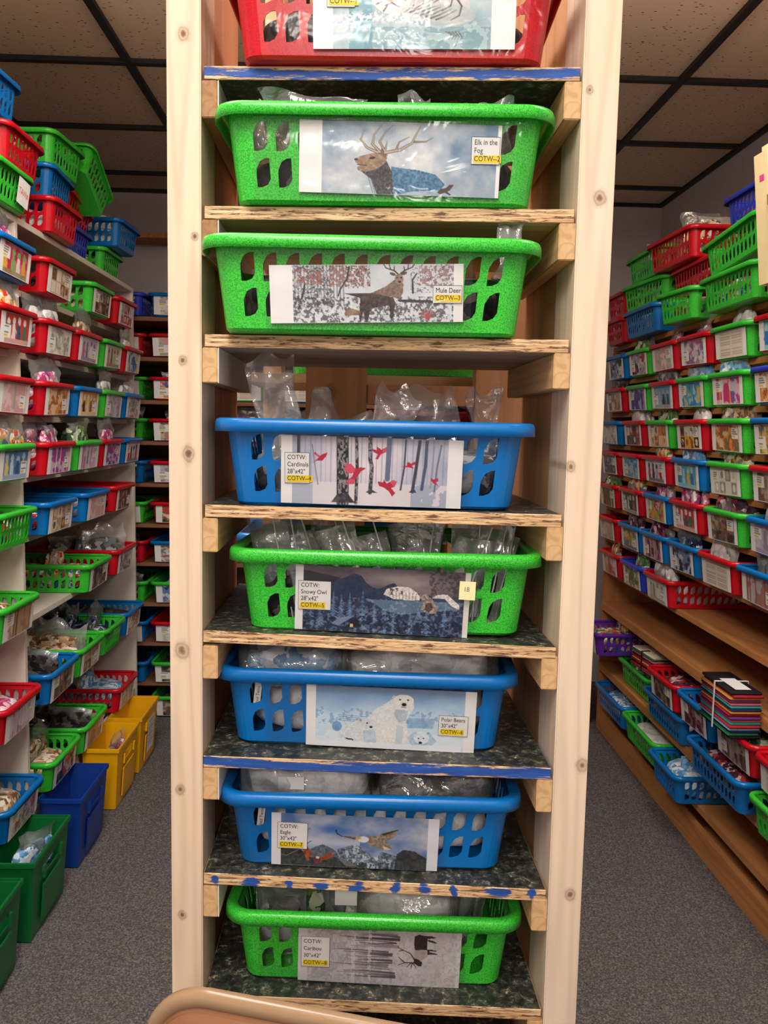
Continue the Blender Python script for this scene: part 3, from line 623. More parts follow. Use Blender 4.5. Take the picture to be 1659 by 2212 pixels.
def pic_deer():
    p = Pic(50, 75, 1605, 535, 350, 106); n = vnoise(p.X, p.Y, 34, 3); n2 = vnoise(p.X, p.Y, 110, 4); m = (p.X > 235) & (p.X < 1525)
    p.shade(235, 1525, lambda X, Y: lerp((190, 198, 204), (232, 234, 236), np.clip(n2, 0, 1)))
    def sp(x0, x1, y0, y1, c, th, s, sc=14, a=.72): p.put((vnoise(p.X, p.Y, sc, s) > th) & (p.X > x0) & (p.X < x1) & (p.Y > y0) & (p.Y < y1), c, a)
    for k in range(16): p.line([(250+k*26, 80), (254+k*26, 400)], 9, (74, 78, 86), .6)
    sp(235, 560, 80, 420, (62, 64, 70), .5, 5); sp(235, 560, 80, 420, (200, 202, 204), .6, 6, 12)
    sp(250, 470, 110, 230, (150, 84, 72), .5, 7, 20); sp(530, 860, 80, 250, (140, 92, 82), .47, 8, 20); sp(1250, 1525, 90, 250, (150, 104, 104), .5, 9, 20); sp(640, 860, 90, 260, (54, 50, 52), .6, 12, 12); sp(1180, 1525, 75, 300, (90, 90, 96), .62, 13, 12)
    for P in ([(330, 235), (310, 330), (275, 440)], [(690, 95), (670, 190), (615, 270), (600, 320)], [(1200, 300), (1196, 200), (1230, 150)]): p.line(P, 15, (48, 46, 50), 1, 10)
    sp(235, 1525, 330, 535, (58, 60, 66), .48, 10, 22); sp(235, 1525, 340, 535, (228, 230, 234), .6, 11, 16, .8); p.poly([(1070, 352), (1340, 358), (1400, 385), (1090, 372)], (60, 58, 60))
    p.poly([(640, 300), (860, 300), (1040, 330), (1060, 380), (1040, 500), (1015, 500), (1010, 400), (860, 420), (835, 530), (815, 530), (800, 450), (778, 530), (765, 500), (770, 400), (775, 340)], (66, 54, 50), .95, 40, 13, 14)
    p.poly([(860, 300), (980, 250), (1060, 190), (1125, 230), (1120, 300), (1090, 350), (1040, 335)], (128, 106, 92), 1, 40, 14, 14)
    p.ell(1090, 190, 34, 44, (150, 128, 106), 1, 0, 20); p.ell(1038, 152, 26, 12, (96, 80, 70), 1, 20); p.ell(1130, 148, 26, 12, (96, 80, 70), 1, -20); p.ell(1092, 212, 12, 9, (30, 26, 26)); p.ell(1074, 180, 7, 6, (30, 26, 26)); p.ell(1106, 180, 7, 6, (30, 26, 26))
    D = (50, 40, 36)
    p.line([(1075, 148), (1050, 125), (985, 105), (965, 72)], 11, D, 1, 6); p.line([(1104, 146), (1140, 122), (1195, 100), (1220, 65)], 11, D, 1, 6)
    for P in ([(1020, 115), (1012, 78)], [(1050, 125), (1052, 92)], [(1160, 114), (1164, 78)], [(1132, 126), (1128, 94)]): p.line(P, 7, D)
    p.poly([(655, 430), (700, 420), (775, 440), (770, 475), (655, 480)], (140, 106, 84), .9, 40); p.ell(1320, 470, 60, 40, (150, 92, 88), .6); p.ell(1320, 490, 22, 26, (190, 70, 76), .8)
    return p
def pic_cardinals():
    p = Pic(52, 40, 1620, 660, 350, 138); n = vnoise(p.X, p.Y, 150, 3); n2 = vnoise(p.X, p.Y, 40, 4, ay=.2)
    p.shade(150, 1490, lambda X, Y: lerp((150, 164, 190), (232, 222, 226), np.clip(.35+.6*np.exp(-((X-780)/420)**2)+(n-.5)*.6, 0, 1)))
    for i, x in enumerate(range(170, 1490, 44)):
        if abs(x-580) > 70: p.rect(x, 40, x+(6+(i*7) % 14), 470, (112, 128, 156), .35)
    p.put((p.Y > 455) & (p.X > 150) & (p.X < 1490), (226, 220, 224), .85); p.put((p.Y > 455) & (p.X > 1180) & (p.X < 1490) & (n > .4), (136, 152, 176), .6); p.put((p.Y > 480) & (p.X < 330) & (p.X > 150), (150, 166, 190), .6)
    p.rect(190, 40, 218, 220, (46, 56, 76), .85); p.line([(320, 120), (345, 300), (375, 480)], 9, (120, 126, 140), .9)
    def trunk(P, w, c, s): 
        p.line(P, w, c, 1); q = p.C.copy(); m = vnoise(p.X, p.Y, 13, s, ay=.5) > .52; p.line(P, w*.86, (150, 146, 150), 1); p.C = np.where(m[..., None], p.C, q)
    trunk([(580, 30), (588, 400), (592, 640)], 104, (40, 38, 44), 5); p.poly([(490, 640), (545, 560), (640, 560), (700, 640)], (60, 56, 62), .9, 60); trunk([(700, 30), (712, 330), (706, 640)], 28, (52, 50, 56), 6); trunk([(818, 30), (822, 240), (838, 300), (828, 540)], 34, (58, 58, 66), 7)
    p.poly([(785, 542), (820, 515), (850, 515), (892, 540)], (70, 68, 74)); p.line([(985, 40), (975, 410)], 44, (92, 106, 134), .9); p.line([(1125, 50), (1118, 300), (1092, 505)], 15, (70, 72, 84)); p.line([(1245, 60), (1218, 330), (1195, 520)], 27, (64, 66, 80)); p.line([(1305, 60), (1300, 280), (1275, 495)], 27, (76, 90, 116))
    p.line([(1430, 90), (1400, 300), (1385, 510)], 14, (110, 118, 138)); p.line([(1370, 100), (1350, 480)], 12, (140, 148, 164), .8); p.poly([(1165, 525), (1190, 500), (1215, 500), (1232, 528)], (64, 66, 76))
    Rd, Rl = (186, 34, 66), (214, 80, 108)
    p.poly([(330, 200), (345, 185), (380, 222), (420, 200), (455, 185), (440, 225), (410, 262), (370, 262), (325, 285), (380, 235)], Rd); p.poly([(330, 195), (380, 210), (385, 240)], Rl)
    p.poly([(600, 330), (612, 285), (660, 280), (695, 325), (740, 310), (792, 318), (745, 350), (720, 390), (700, 420), (690, 462), (640, 468), (612, 440), (665, 405), (680, 365), (625, 370)], Rd); p.poly([(600, 330), (612, 285), (660, 280), (695, 330), (680, 360), (630, 365)], Rl); p.poly([(612, 440), (660, 415), (700, 425), (688, 465), (640, 468)], Rl)
    p.poly([(832, 140), (875, 150), (878, 118), (915, 145), (965, 118), (960, 165), (915, 185), (888, 235), (865, 230), (888, 190), (845, 165)], Rd); p.poly([(925, 150), (965, 118), (962, 165), (930, 172)], Rl)
    p.poly([(890, 435), (940, 440), (945, 412), (970, 450), (1030, 415), (1060, 430), (1040, 480), (1010, 490), (1048, 535), (1020, 570), (995, 525), (950, 490), (905, 475)], Rd); p.poly([(995, 440), (1030, 415), (1060, 430), (1040, 478)], Rl)
    p.poly([(1085, 290), (1140, 280), (1145, 245), (1175, 262), (1215, 240), (1218, 262), (1180, 285), (1208, 308), (1160, 298)], Rd); p.poly([(1348, 382), (1372, 400), (1415, 385), (1418, 412), (1392, 425), (1425, 460), (1380, 440), (1355, 415)], Rd)
    p.put(np.clip((110-p.Y)/70, 0, 1)*((p.X > 150) & (p.X < 1490)), (110, 104, 108), .35)
    return p
def pine(p, x, yt, yb, w, c, s):
    for k in range(9):
        t = k/8; y = yt+(yb-yt)*t; ww = w*(.15+.85*t); p.poly([(x, y-26), (x-ww, y+14), (x-ww*.3, y+6), (x, y+16), (x+ww*.3, y+6), (x+ww, y+14)], c, .9, 46, s+k, 12)
def pic_owl():
    p = Pic(60, 45, 1600, 660, 345, 138); n = vnoise(p.X, p.Y, 180, 3, ax=.5); n2 = vnoise(p.X, p.Y, 24, 4)
    m = lambda X, Y: lerp((56, 52, 62), (156, 142, 142), np.clip(n*1.3-.2+.5*np.exp(-((X-980)/330)**2-((Y-150)/80)**2), 0, 1))
    p.shade(130, 1560, m); p.poly([(130, 240), (300, 190), (430, 165), (500, 145), (575, 100), (640, 120), (680, 180), (740, 225), (795, 240), (905, 180), (940, 178), (1000, 240), (1560, 330), (1560, 660), (130, 660)], (40, 54, 84), 1, 26, 6, 40)
    p.put((p.Y > 300) & (p.X > 1130) & (p.Y < 360), (60, 74, 96), .8); p.poly([(700, 340), (1560, 330), (1500, 400), (1180, 440), (1000, 470), (860, 440)], (108, 136, 160), .8, 20); p.poly([(130, 90), (460, 150), (300, 250), (130, 260)], (34, 32, 44), .7)
    p.put((p.X > 1240) & (p.Y < 300) & (n2 > .52) & (p.X < 1560), (48, 44, 52), .6)
    for k, (x, yt, yb, w) in enumerate(((200, 330, 600, 50), (280, 380, 620, 46), (400, 300, 520, 50), (470, 330, 560, 50), (545, 300, 520, 44), (660, 280, 620, 66), (765, 350, 640, 52), (865, 300, 640, 66), (940, 400, 640, 56), (1085, 440, 640, 46), (1230, 420, 650, 64), (1390, 400, 560, 46), (1160, 400, 500, 36))): pine(p, x, yt, yb, w, (88, 116, 152), 20+k*9)
    p.put((n2 > .6) & (p.Y > 330) & (p.X > 130) & (p.X < 1560), (190, 206, 224), .35); p.put((p.Y > 520) & (n2 < .45) & (p.X > 130) & (p.X < 1560), (16, 24, 44), .6)
    p.poly([(520, 610), (600, 520), (650, 610)], (20, 26, 44)); p.poly([(385, 585), (480, 520), (590, 505), (450, 605)], (122, 140, 164)); p.rect(556, 582, 582, 615, (226, 196, 140))
    Wt, Dk = (226, 218, 212), (64, 52, 48)
    p.poly([(840, 285), (870, 230), (960, 205), (1060, 205), (1130, 250), (1165, 290), (1160, 325), (1080, 330), (930, 325), (880, 300)], Wt, 1, 50, 8, 14); p.poly([(1265, 300), (1320, 262), (1400, 258), (1440, 290), (1510, 350), (1515, 395), (1450, 370), (1380, 300), (1300, 300)], Wt, 1, 60, 9, 14)
    for k in range(9): p.line([(900+k*28, 322), (890+k*30, 262)], 5, Dk, .6)
    p.put((n2 > .56) & (p.X > 830) & (p.X < 1010) & (p.Y > 220) & (p.Y < 290), Dk, .8); p.poly([(1150, 270), (1220, 262), (1280, 320), (1325, 380), (1315, 440), (1240, 450), (1165, 400), (1190, 340)], (150, 136, 128), 1, 90, 10, 12)
    p.ell(1245, 385, 34, 44, (70, 56, 50), .8, 0, 40); p.put((p.X > 1552), (236, 232, 226), 1.); return p
def pic_bears():
    p = Pic(65, 55, 1615, 635, 345, 130); n = vnoise(p.X, p.Y, 130, 3, ax=.6); n2 = vnoise(p.X, p.Y, 30, 4); ok = (p.X > 155) & (p.X < 1512)
    p.shade(155, 1512, lambda X, Y: lerp((128, 166, 206), (206, 226, 238), np.clip((Y-110)/240+(n-.5)*.8, 0, 1)))
    p.put(np.clip((140-p.Y)/80, 0, 1)*ok, (120, 128, 150), .6); p.put((n2 > .58) & (p.Y > 260) & (p.Y < 420) & ok, (112, 156, 196), .6); p.put((p.Y > 480) & ok & (n > .4), (228, 238, 244), .7)
    for k in range(4): p.line([(370, 330+k*17), (620, 336+k*17)], 7, (90, 130, 170), .6)
    p.ell(350, 440, 46, 48, (104, 150, 196), .8, 0, 30); p.poly([(985, 330), (1250, 320), (1230, 420), (1000, 425)], (120, 164, 204), .6, 30)
    Wb, Sh = (226, 228, 228), (176, 200, 218)
    p.poly([(600, 600), (640, 340), (700, 260), (800, 195), (860, 150), (960, 118), (1045, 150), (1050, 230), (990, 340), (970, 420), (960, 600)], Wb, 1, 24, 5, 14); p.ell(860, 490, 150, 130, (232, 230, 224), 1, 0, 26, 6, 8); p.poly([(880, 250), (1000, 260), (985, 350), (920, 380), (870, 300)], (140, 170, 190), .5, 40)
    p.poly([(900, 400), (960, 410), (955, 590), (890, 600)], Sh, .6); p.ell(870, 140, 22, 18, (210, 206, 200)); p.ell(1038, 140, 16, 20, (150, 160, 170)); p.ell(955, 165, 92, 56, (236, 236, 232), 1, 0, 14); p.ell(958, 214, 42, 40, (228, 226, 222)); p.ell(960, 203, 22, 17, (28, 26, 32)); p.ell(922, 158, 9, 8, (30, 28, 32)); p.ell(994, 160, 9, 8, (30, 28, 32)); p.line([(935, 228), (978, 228)], 5, (60, 56, 60))
    p.poly([(350, 560), (400, 450), (520, 380), (620, 360), (690, 400), (680, 440), (600, 460), (590, 590), (520, 590), (500, 560)], (220, 224, 226), 1, 30, 7, 14); p.ell(610, 395, 74, 46, (214, 220, 224), 1, 10, 20); p.ell(664, 432, 15, 11, (26, 24, 30)); p.ell(628, 397, 10, 7, (26, 24, 30)); p.ell(566, 372, 13, 12, (150, 158, 166)); p.poly([(590, 470), (700, 450), (720, 590), (600, 590)], Sh, .7, 30); p.poly([(420, 545), (500, 555), (510, 570), (440, 562)], (40, 40, 46))
    p.poly([(1000, 520), (1060, 460), (1200, 455), (1270, 540), (1230, 580), (1050, 610)], Sh, .95, 30, 8, 14); p.ell(1130, 510, 72, 60, (222, 230, 236), 1, 0, 20); p.ell(1122, 560, 16, 12, (30, 28, 34)); p.ell(1104, 518, 8, 7, (30, 28, 34)); p.ell(1150, 516, 8, 7, (30, 28, 34)); p.ell(1072, 468, 13, 12, (190, 200, 208)); p.ell(1190, 466, 13, 12, (140, 170, 196))
    p.put((p.X > 155) & (p.X < 1495) & (p.Y > 580+18*(n2-.5)), (236, 240, 244), .9); return p
def pic_eagle():
    p = Pic(90, 45, 1615, 510, 345, 106, (232, 232, 238)); n = vnoise(p.X, p.Y, 150, 13, ax=.6); n2 = vnoise(p.X, p.Y, 34, 4); ok = (p.X > 175) & (p.X < 1515)
    p.shade(175, 1515, lambda X, Y: lerp((84, 118, 172), (190, 192, 202), np.clip(n*2-.5, 0, 1))); p.put(np.exp(-((p.Y-290)/60)**2)*ok*(p.X < 900), (226, 222, 222), .7); p.put(np.exp(-((p.X-640)/130)**2-((p.Y-175)/40)**2), (50, 96, 178), .8)
    p.poly([(440, 360), (500, 330), (560, 310), (640, 340), (700, 380), (720, 470), (440, 470)], (96, 106, 118), 1, 50, 5, 18); p.poly([(690, 350), (780, 320), (860, 300), (930, 330), (990, 380), (1060, 440), (1090, 350), (1200, 380), (1290, 400), (1290, 510), (760, 510)], (104, 118, 134), 1, 90, 6, 16)
    p.put(p.inside([(760, 330), (860, 300), (1000, 400), (1200, 430), (1250, 510), (800, 510)]) & (n2 > .55), (222, 228, 234), .7); p.poly([(1240, 370), (1300, 330), (1400, 340), (1515, 400), (1515, 510), (1220, 510)], (58, 62, 64), 1, 30)
    p.poly([(175, 350), (340, 350), (440, 430), (700, 420), (800, 450), (960, 510), (175, 510)], (56, 60, 58), 1, 40, 8, 16); p.put((p.Y > 455) & (p.X > 560) & ok & (vnoise(p.X, p.Y, 12, 9, ay=.3) > .5), (40, 48, 50), .8); p.poly([(690, 420), (760, 430), (900, 500), (780, 500)], (150, 156, 160), .6)
    p.poly([(380, 340), (405, 320), (440, 360), (475, 415), (440, 410), (435, 470), (410, 450), (385, 380)], (160, 74, 44), 1, 50); p.poly([(540, 430), (600, 400), (670, 380), (640, 430), (560, 455), (540, 480)], (170, 84, 50), 1, 50); p.ell(505, 455, 22, 32, (130, 60, 50), 1, 0, 40); p.ell(516, 430, 18, 12, (206, 206, 206))
    p.line([(182, 415), (230, 425), (350, 360)], 5, (150, 144, 136)); p.line([(395, 320), (455, 285)], 5, (50, 50, 50)); p.line([(405, 190), (445, 168)], 4, (90, 96, 110))
    p.poly([(975, 215), (1050, 215), (1130, 180), (1250, 150), (1210, 220), (1130, 260), (1180, 300), (1190, 330), (1110, 335), (1000, 300), (960, 280)], (150, 132, 112), 1, 50, 10, 16); p.poly([(1090, 195), (1250, 148), (1240, 160), (1120, 210)], (70, 60, 54)); p.poly([(860, 235), (760, 225), (740, 232), (860, 258)], (110, 84, 56)); p.line([(680, 180), (690, 208), (740, 232)], 11, (40, 44, 60), 1, 6)
    p.ell(930, 250, 50, 28, (228, 228, 232)); p.poly([(858, 240), (905, 228), (908, 246), (870, 258)], (222, 168, 60)); p.poly([(1110, 300), (1190, 330), (1120, 338)], (220, 200, 170)); p.put(p.X < 178, (232, 232, 238)); return p
def pic_caribou():
    p = Pic(65, 85, 1575, 545, 350, 106); n = vnoise(p.X, p.Y, 60, 3); n2 = vnoise(p.X, p.Y, 18, 4)
    p.C = lerp((186, 180, 184), (218, 214, 216), np.clip(n*1.2, 0, 1)); p.put((p.X < 150) | (p.X > 1540), (224, 222, 222), .8); p.put((n2 > .6) & (p.X > 150), (150, 146, 150), .35); p.put((p.X > 200) & (p.X < 950) & (n > .52), (140, 136, 142), .4)
    rs = random.Random(3)
    for y in list(range(130, 250, 15))+list(range(268, 425, 16))+list(range(440, 490, 13)):
        xe = (990 if y < 255 or y > 430 else 925)+rs.randint(-25, 20); x0 = rs.randint(330, 700); c = (66, 62, 68) if rs.random() < .5 else (120, 114, 122); P = [(x0, y), (x0+.4*(xe-x0), y+rs.randint(-6, 6)), (xe, y+rs.randint(-5, 5))]; p.line(P, 3, c, .85, rs.randint(7, 17))
    p.line([(380, 110), (720, 104), (780, 110)], 10, (96, 92, 92), .7); p.put((p.X > 560) & (p.X < 600) & (n2 > .5), (226, 224, 226), .7); p.put((p.X > 715) & (p.X < 745) & (n2 > .45), (226, 224, 226), .7)
    D = (48, 40, 42)
    p.poly([(1140, 135), (1180, 118), (1230, 125), (1335, 130), (1335, 140), (1260, 150), (1262, 235), (1348, 240), (1348, 250), (1262, 252), (1358, 268), (1358, 277), (1262, 278), (1240, 250), (1150, 250), (1140, 200)], D, 1, 26, 6, 14); p.poly([(1260, 155), (1320, 165), (1355, 182), (1340, 186), (1270, 172)], D)
    p.poly([(1145, 245), (1262, 240), (1270, 290), (1215, 330), (1145, 320)], (178, 160, 156), 1, 20); p.poly([(1145, 312), (1190, 322), (1225, 345), (1215, 378), (1190, 378), (1145, 355)], D)
    for P in ([(1150, 325), (1110, 275), (1040, 250), (985, 225)], [(1040, 250), (1000, 262)], [(1150, 350), (1060, 352), (1000, 375)], [(1060, 352), (1000, 310)], [(1120, 352), (1080, 390)], [(1130, 355), (1120, 400)], [(1135, 352), (1170, 390)]): p.line(P, 10, D, .95, 4)
    return p

MID = [  # colour, shelf z, x centre, front gap from the shelf edge line, yaw deg, card(x, z, w, h, rot), pic, title lines, title (w,h,x,z)
 ('red', .394, .0345, -.012, -2.6, (.023, .010, .216, .085, -.6), pic_tiger, ['White', 'Tiger'], 'COTW--1', (.030, .032, -.078, .040)),
 ('green', .244, .0275, -.006, -2.6, (.017, .010, .219, .074, .9), pic_elk, ['Elk in the', 'Fog'], 'COTW--2', (.031, .028, .093, .034)),
 ('green', .102, .0140, -.020, -1.4, (-.004, .012, .211, .0615, -1.6), pic_deer, ['Mule Deer'], 'COTW--3', (.032, .019, .088, .020)),
 ('blue', -.0945, .0235, .016, -2.6, (-.003, .003, .210, .080, .8), pic_cardinals, ['COTW:', 'Cardinals', '28"x42"'], 'COTW--4', (.029, .036, -.086, .024)),
 ('green', -.247, .0400, .026, -3.4, (-.003, .001, .207, .081, 1.6), pic_owl, ['COTW:', 'Snowy Owl', '28"x42"'], 'COTW--5', (.039, .036, -.080, .026)),
 ('blue', -.397, .0220, .044, -4.2, (.031, .001, .208, .081, 1.), pic_bears, ['Polar Bears', '30"x42"'], 'COTW--6', (.036, .027, .077, .022)),
 ('blue', -.547, .0265, .031, -2.6, (-.018, .002, .206, .072, 1.), pic_eagle, ['COTW:', 'Eagle', '30"x42"'], 'COTW--7', (.037, .036, -.077, .024)),
 ('green', -.703, .0345, .036, -3.2, (.008, .001, .204, .082, 1.2), pic_caribou, ['COTW:', 'Caribou', '30"x42"'], 'COTW--8', (.036, .044, -.080, .022))]
SUBJ = ['white tiger', 'elk in the fog', 'mule deer', 'red cardinals', 'snowy owl', 'polar bears', 'eagle', 'caribou']
ORD = ['topmost', 'second', 'third', 'fourth', 'fifth', 'sixth', 'seventh', 'eighth']
TAPE = m_film('glossy_tape', .0, gl=.04, bump=.45, bscale=14, fr=.28)
mid = []
for i, (col, z, xc, gap, yaw, cd, pf, lines, code, tl) in enumerate(MID):
    y = fy(xc)+gap+.108*math.cos(R_(yaw))
    t = basket(col, (xc, y, HC+z+.0004), R_(yaw), '%s basket with a %s picture card, %s on the wooden rack' % (WN[col], SUBJ[i], ORD[i]), 'storage baskets on the wooden rack')
    mid.append(t); p = pf(); me = card_mesh(p, cd[2], cd[3], .001); me.materials.append(CARD)
    c = put_card(t, me, 'long', cd[0], cd[1], R_(cd[4]), .0035, 'picture card of %s' % SUBJ[i])
    title_label(c, lines, code, tl[0], tl[1], (tl[2], -.0012, tl[3]), R_(random.Random(i).uniform(-1, 1)))
    # clear sleeve taped over the card, a little wavy
    bm = bmesh.new(); nx, nz = 40, 12; V = []
    sx0, sx1 = (cd[0]-cd[2]/2-(.05 if i in (0, 1, 5, 6, 7) else .006)), cd[0]+cd[2]/2+(.03 if i in (0, 1) else .008)
    for j in range(nz+1):
        V.append([])
        for k in range(nx+1):
            xx = sx0+(sx1-sx0)*k/nx; zz = .012*(1-j/nz)*0+.003+(.087)*j/nz; q = mnoise.noise(Vector((xx*14, zz*30, i*7.7))); yy = -(.108+.0065+(zz/(H0-.008))*.0115)-.0012*q-.0006*math.sin(zz*160+xx*20+i)
            V[-1].append(bm.verts.new((xx, yy, zz)))
    for j in range(nz):
        for k in range(nx): bm.faces.new((V[j][k], V[j][k+1], V[j+1][k+1], V[j+1][k]))
    o = bm_obj('clear_sleeve', bm, TAPE, t, True)
# sticky note and cloth tags
bm = bmesh.new(); quad(bm, -.0095, .0095, 0, .022, 0, 0); text_bm(bm, '18', .008, -.0045, .010, 1)
for v in bm.verts: v.co.y -= .0003 if v.co.z > .009 and v.co.z < .017 and abs(v.co.x) < .006 else 0
me = bpy.data.meshes.new('sticky_note'); bm.to_mesh(me); bm.free(); o = mesh_obj('sticky_note', me, [NOTE, INK]); 
o.matrix_world = Matrix.Translation(mid[4].location) @ mid[4].rotation_euler.to_matrix().to_4x4() @ Matrix.Translation((.098, -.1245, .047)) @ Matrix.Rotation(R_(2), 4, 'Y')
tag(o, 'pale yellow sticky note reading 18 stuck on the snowy owl card', 'note')
for i in (5, 6):
    bm = bmesh.new(); quad(bm, -.005, .034, 0, .0085, 0, 0); text_bm(bm, 'uilted Twins', .0062, -.003, .002, 1)
    for v in bm.verts: v.co.y -= .0002 if abs(v.co.z-.0045) < .0044 and v.co.x > -.0049 and v.co.x < .0339 else 0
    me = bpy.data.meshes.new('paper_tag'); bm.to_mesh(me); bm.free(); o = mesh_obj('paper_tag', me, [WHITE, BLACK])
    o.matrix_world = Matrix.Translation(mid[i].location) @ mid[i].rotation_euler.to_matrix().to_4x4() @ Matrix.Translation((-.132, -.1055, .050)) @ Matrix.Rotation(R_(-84), 4, 'Y')
    tag(o, 'white printed paper tag showing through the holes of the %s basket' % ['polar bears', 'eagle'][i-5], 'tag')

# goods in the middle baskets -------------------------------------------------
def in_basket(name, me, t, x, y, z, rot=(0, 0, 0), label=None, cat='bag', group=None):
    o = link(bpy.data.objects.new(name, me))
    o.matrix_world = Matrix.Translation(t.location) @ t.rotation_euler.to_matrix().to_4x4() @ Matrix.Translation((x, y, z)) @ Euler(rot).to_matrix().to_4x4()
    tag(o, label, cat, group); return o
KIND = ['dark', 'dark', 'dark', 'grey', 'grey', 'white', 'white', 'green']
for i, t in enumerate(mid):
    me = lump_mesh('folded_fabric', .30, .19, .064, i*2.7, FAB[KIND[i]], .007)
    if i in (0, 1, 2, 3, 5, 6): in_basket('folded_fabric', me, t, 0, .004, .004, (0, 0, 0), '%s fabric folded inside the %s basket' % (FN[KIND[i]], SUBJ[i]), 'fabric')
def bagm(wd, ht, th, seed, mat=FILM, spike=.0, cr=.010): return bag_mesh('zip_bag', wd, ht, th, seed, mat, spike, cr)
t = mid[1]
for k, (x, y, z, wd, ht, rx, rot, sp, lb) in enumerate(((-.080, -.097, .056, .125, .063, .10, 0, .004, 'wide clear bag bulging from the left of the elk basket'), (.030, -.097, .056, .045, .062, .1, .3, .006, 'pointed clear bag tip in the middle of the elk basket'),
      (.125, -.094, .058, .04, .056, .1, -.3, .006, 'clear bag tip at the right of the elk basket'), (.085, -.094, .058, .03, .050, .1, .2, .006, 'small clear bag tip right of centre in the elk basket'), (-.138, -.094, .058, .02, .05, .1, 0, .006, 'tiny clear bag corner at the far left of the elk basket'))):
    in_basket('zip_bag', bagm(wd, ht, .03, k+1, FILM, sp), t, x, y, z, (rx, 0, rot), lb)
in_basket('zip_bag', bagm(.035, .062, .03, 9, FILM2, .012, .014), mid[2], .150, -.085, .06, (.1, .1, .3), 'crumpled clear bag at the right end of the mule deer basket')
t = mid[3]
for k, (x, y, z, wd, ht, rx, ry, rz, m, lb) in enumerate(((-.115, -.05, .05, .06, .125, 0, -.12, .3, FILM2, 'tall crumpled clear bag at the left of the cardinals basket'), (-.07, -.03, .055, .085, .075, -.3, .5, .2, FILM2, 'folded over clear bag beside the tall one in the cardinals basket'), (.01, -.06, .055, .055, .085, .2, .2, .2, FILM, 'clear bag standing mid left in the cardinals basket'),
      (.075, -.05, .055, .075, .078, -.1, -.2, 0, FILM, 'clear bag standing mid right in the cardinals basket'), (.135, -.03, .055, .04, .085, 0, 0, .2, FILM, 'narrow clear bag at the right of the cardinals basket'))):
    in_basket('zip_bag', bagm(wd, ht, .03, k+21, m, .015, .013), t, x, y, z, (rx, ry, rz), lb)
t = mid[4]; b5 = ((-.122, -.24), (-.105, -.2), (-.08, -.30), (-.045, -.28), (-.02, -.35), (.01, -.3), (.035, .1), (.055, -.25), (.078, .3), (.098, .05), (.114, .2), (.124, .22))
for k, (x, ln) in enumerate(b5):
    r = in_basket('zip_bag', bagm(.052, .142-.014*(k % 3), .02, k+41, FILM2, .0, .006), t, x, -.075+.012*(k % 4), .004, (-.12+.05*(k % 3), ln, .12*(k % 3-1)), 'clear zip bag, %s from the left of the snowy owl basket' % (ORD+['ninth', 'tenth', 'eleventh', 'twelfth'])[k].replace('topmost', 'first'), 'bag', 'upright zip bags in the snowy owl basket')
    z = link(bpy.data.objects.new('zip_seal', zip_strip_mesh(.13, k, SEAL)), r); z.location = (.012, -.008, .068); z.rotation_euler = (0, PI/2, 0)
    f = link(bpy.data.objects.new('fabric_piece', lump_mesh('fabric_piece', .036, .014, .06, k*1.3, FAB['grey' if k % 2 else 'dark'], .004)), r); f.location = (0, 0, .004)
def flat_bag(t, x, y, z, wd, dp, ht, seed, kind, lb, rot=(0, 0, 0)):
    r = in_basket('zip_bag', lump_mesh('zip_bag', wd, dp, ht, seed, FILM, .009, crease=.006, cuts=17), t, x, y, z, rot, lb)
    f = link(bpy.data.objects.new('folded_fabric', lump_mesh('folded_fabric', wd*.88, dp*.86, ht*.74, seed+2, FAB[kind], .004, fold=.0015, crease=.004, cuts=15)), r); f.location = (0, 0, ht*.08); return r
flat_bag(mid[5], -.100, -.01, .070, .135, .19, .055, 1, 'blue', 'clear bag of folded pale blue fabric at the left of the polar bears basket', (0, .05, .05))
flat_bag(mid[5], .065, -.01, .070, .205, .19, .056, 2, 'white', 'wide clear bag of folded white fabric at the right of the polar bears basket', (0, 0, -.02))
flat_bag(mid[6], -.080, -.01, .070, .175, .19, .055, 3, 'white', 'clear bag of folded white fabric at the left of the eagle basket')
flat_bag(mid[6], .085, -.01, .070, .150, .19, .050, 4, 'dark', 'clear bag of dark fabric at the right of the eagle basket')
flat_bag(mid[7], .045, -.01, .058, .13, .18, .056, 6, 'white', 'clear bag of off-white fabric right of centre in the caribou basket')
for k, (x, ln) in enumerate(((-.115, -.16), (-.09, -.12), (-.06, -.1), (-.02, .15), (.10, .1), (.115, .14))):
    r = in_basket('zip_bag', bagm(.075, .13, .03, k+61, FILM2, .0, .008), mid[7], x, -.06+.03*(k % 3), .004, (-.1, ln, .2*(k % 2)), 'clear zip bag, %s from the left in the caribou basket' % ['first', 'second', 'third', 'fourth', 'fifth', 'sixth'][k], 'bag', 'upright zip bags in the caribou basket')
    f = link(bpy.data.objects.new('fabric_piece', lump_mesh('fabric_piece', .055, .02, .07, k*1.3, FAB['green' if k % 2 else 'grey'], .004)), r); f.location = (0, 0, .004)
bm = bmesh.new(); add_box(bm, -.014, .014, 0, .0006, 0, .022, 0, 0); o = bm_obj('paper_slip', bm, WHITE); o.matrix_world = Matrix.Translation(mid[7].location) @ Matrix.Rotation(mid[7].rotation_euler.z, 4, 'Z') @ Matrix.Translation((-.035, -.10, .098)); tag(o, 'small white paper slip in the caribou basket', 'paper')
bm = bmesh.new(); add_box(bm, -.016, .016, 0, .0006, 0, .016, 0, 0); o = bm_obj('paper_slip', bm, WHITE); o.matrix_world = Matrix.Translation(mid[6].location) @ Matrix.Rotation(mid[6].rotation_euler.z, 4, 'Z') @ Matrix.Translation((-.098, -.105, .098)); tag(o, 'small white paper slip in the eagle basket', 'paper')

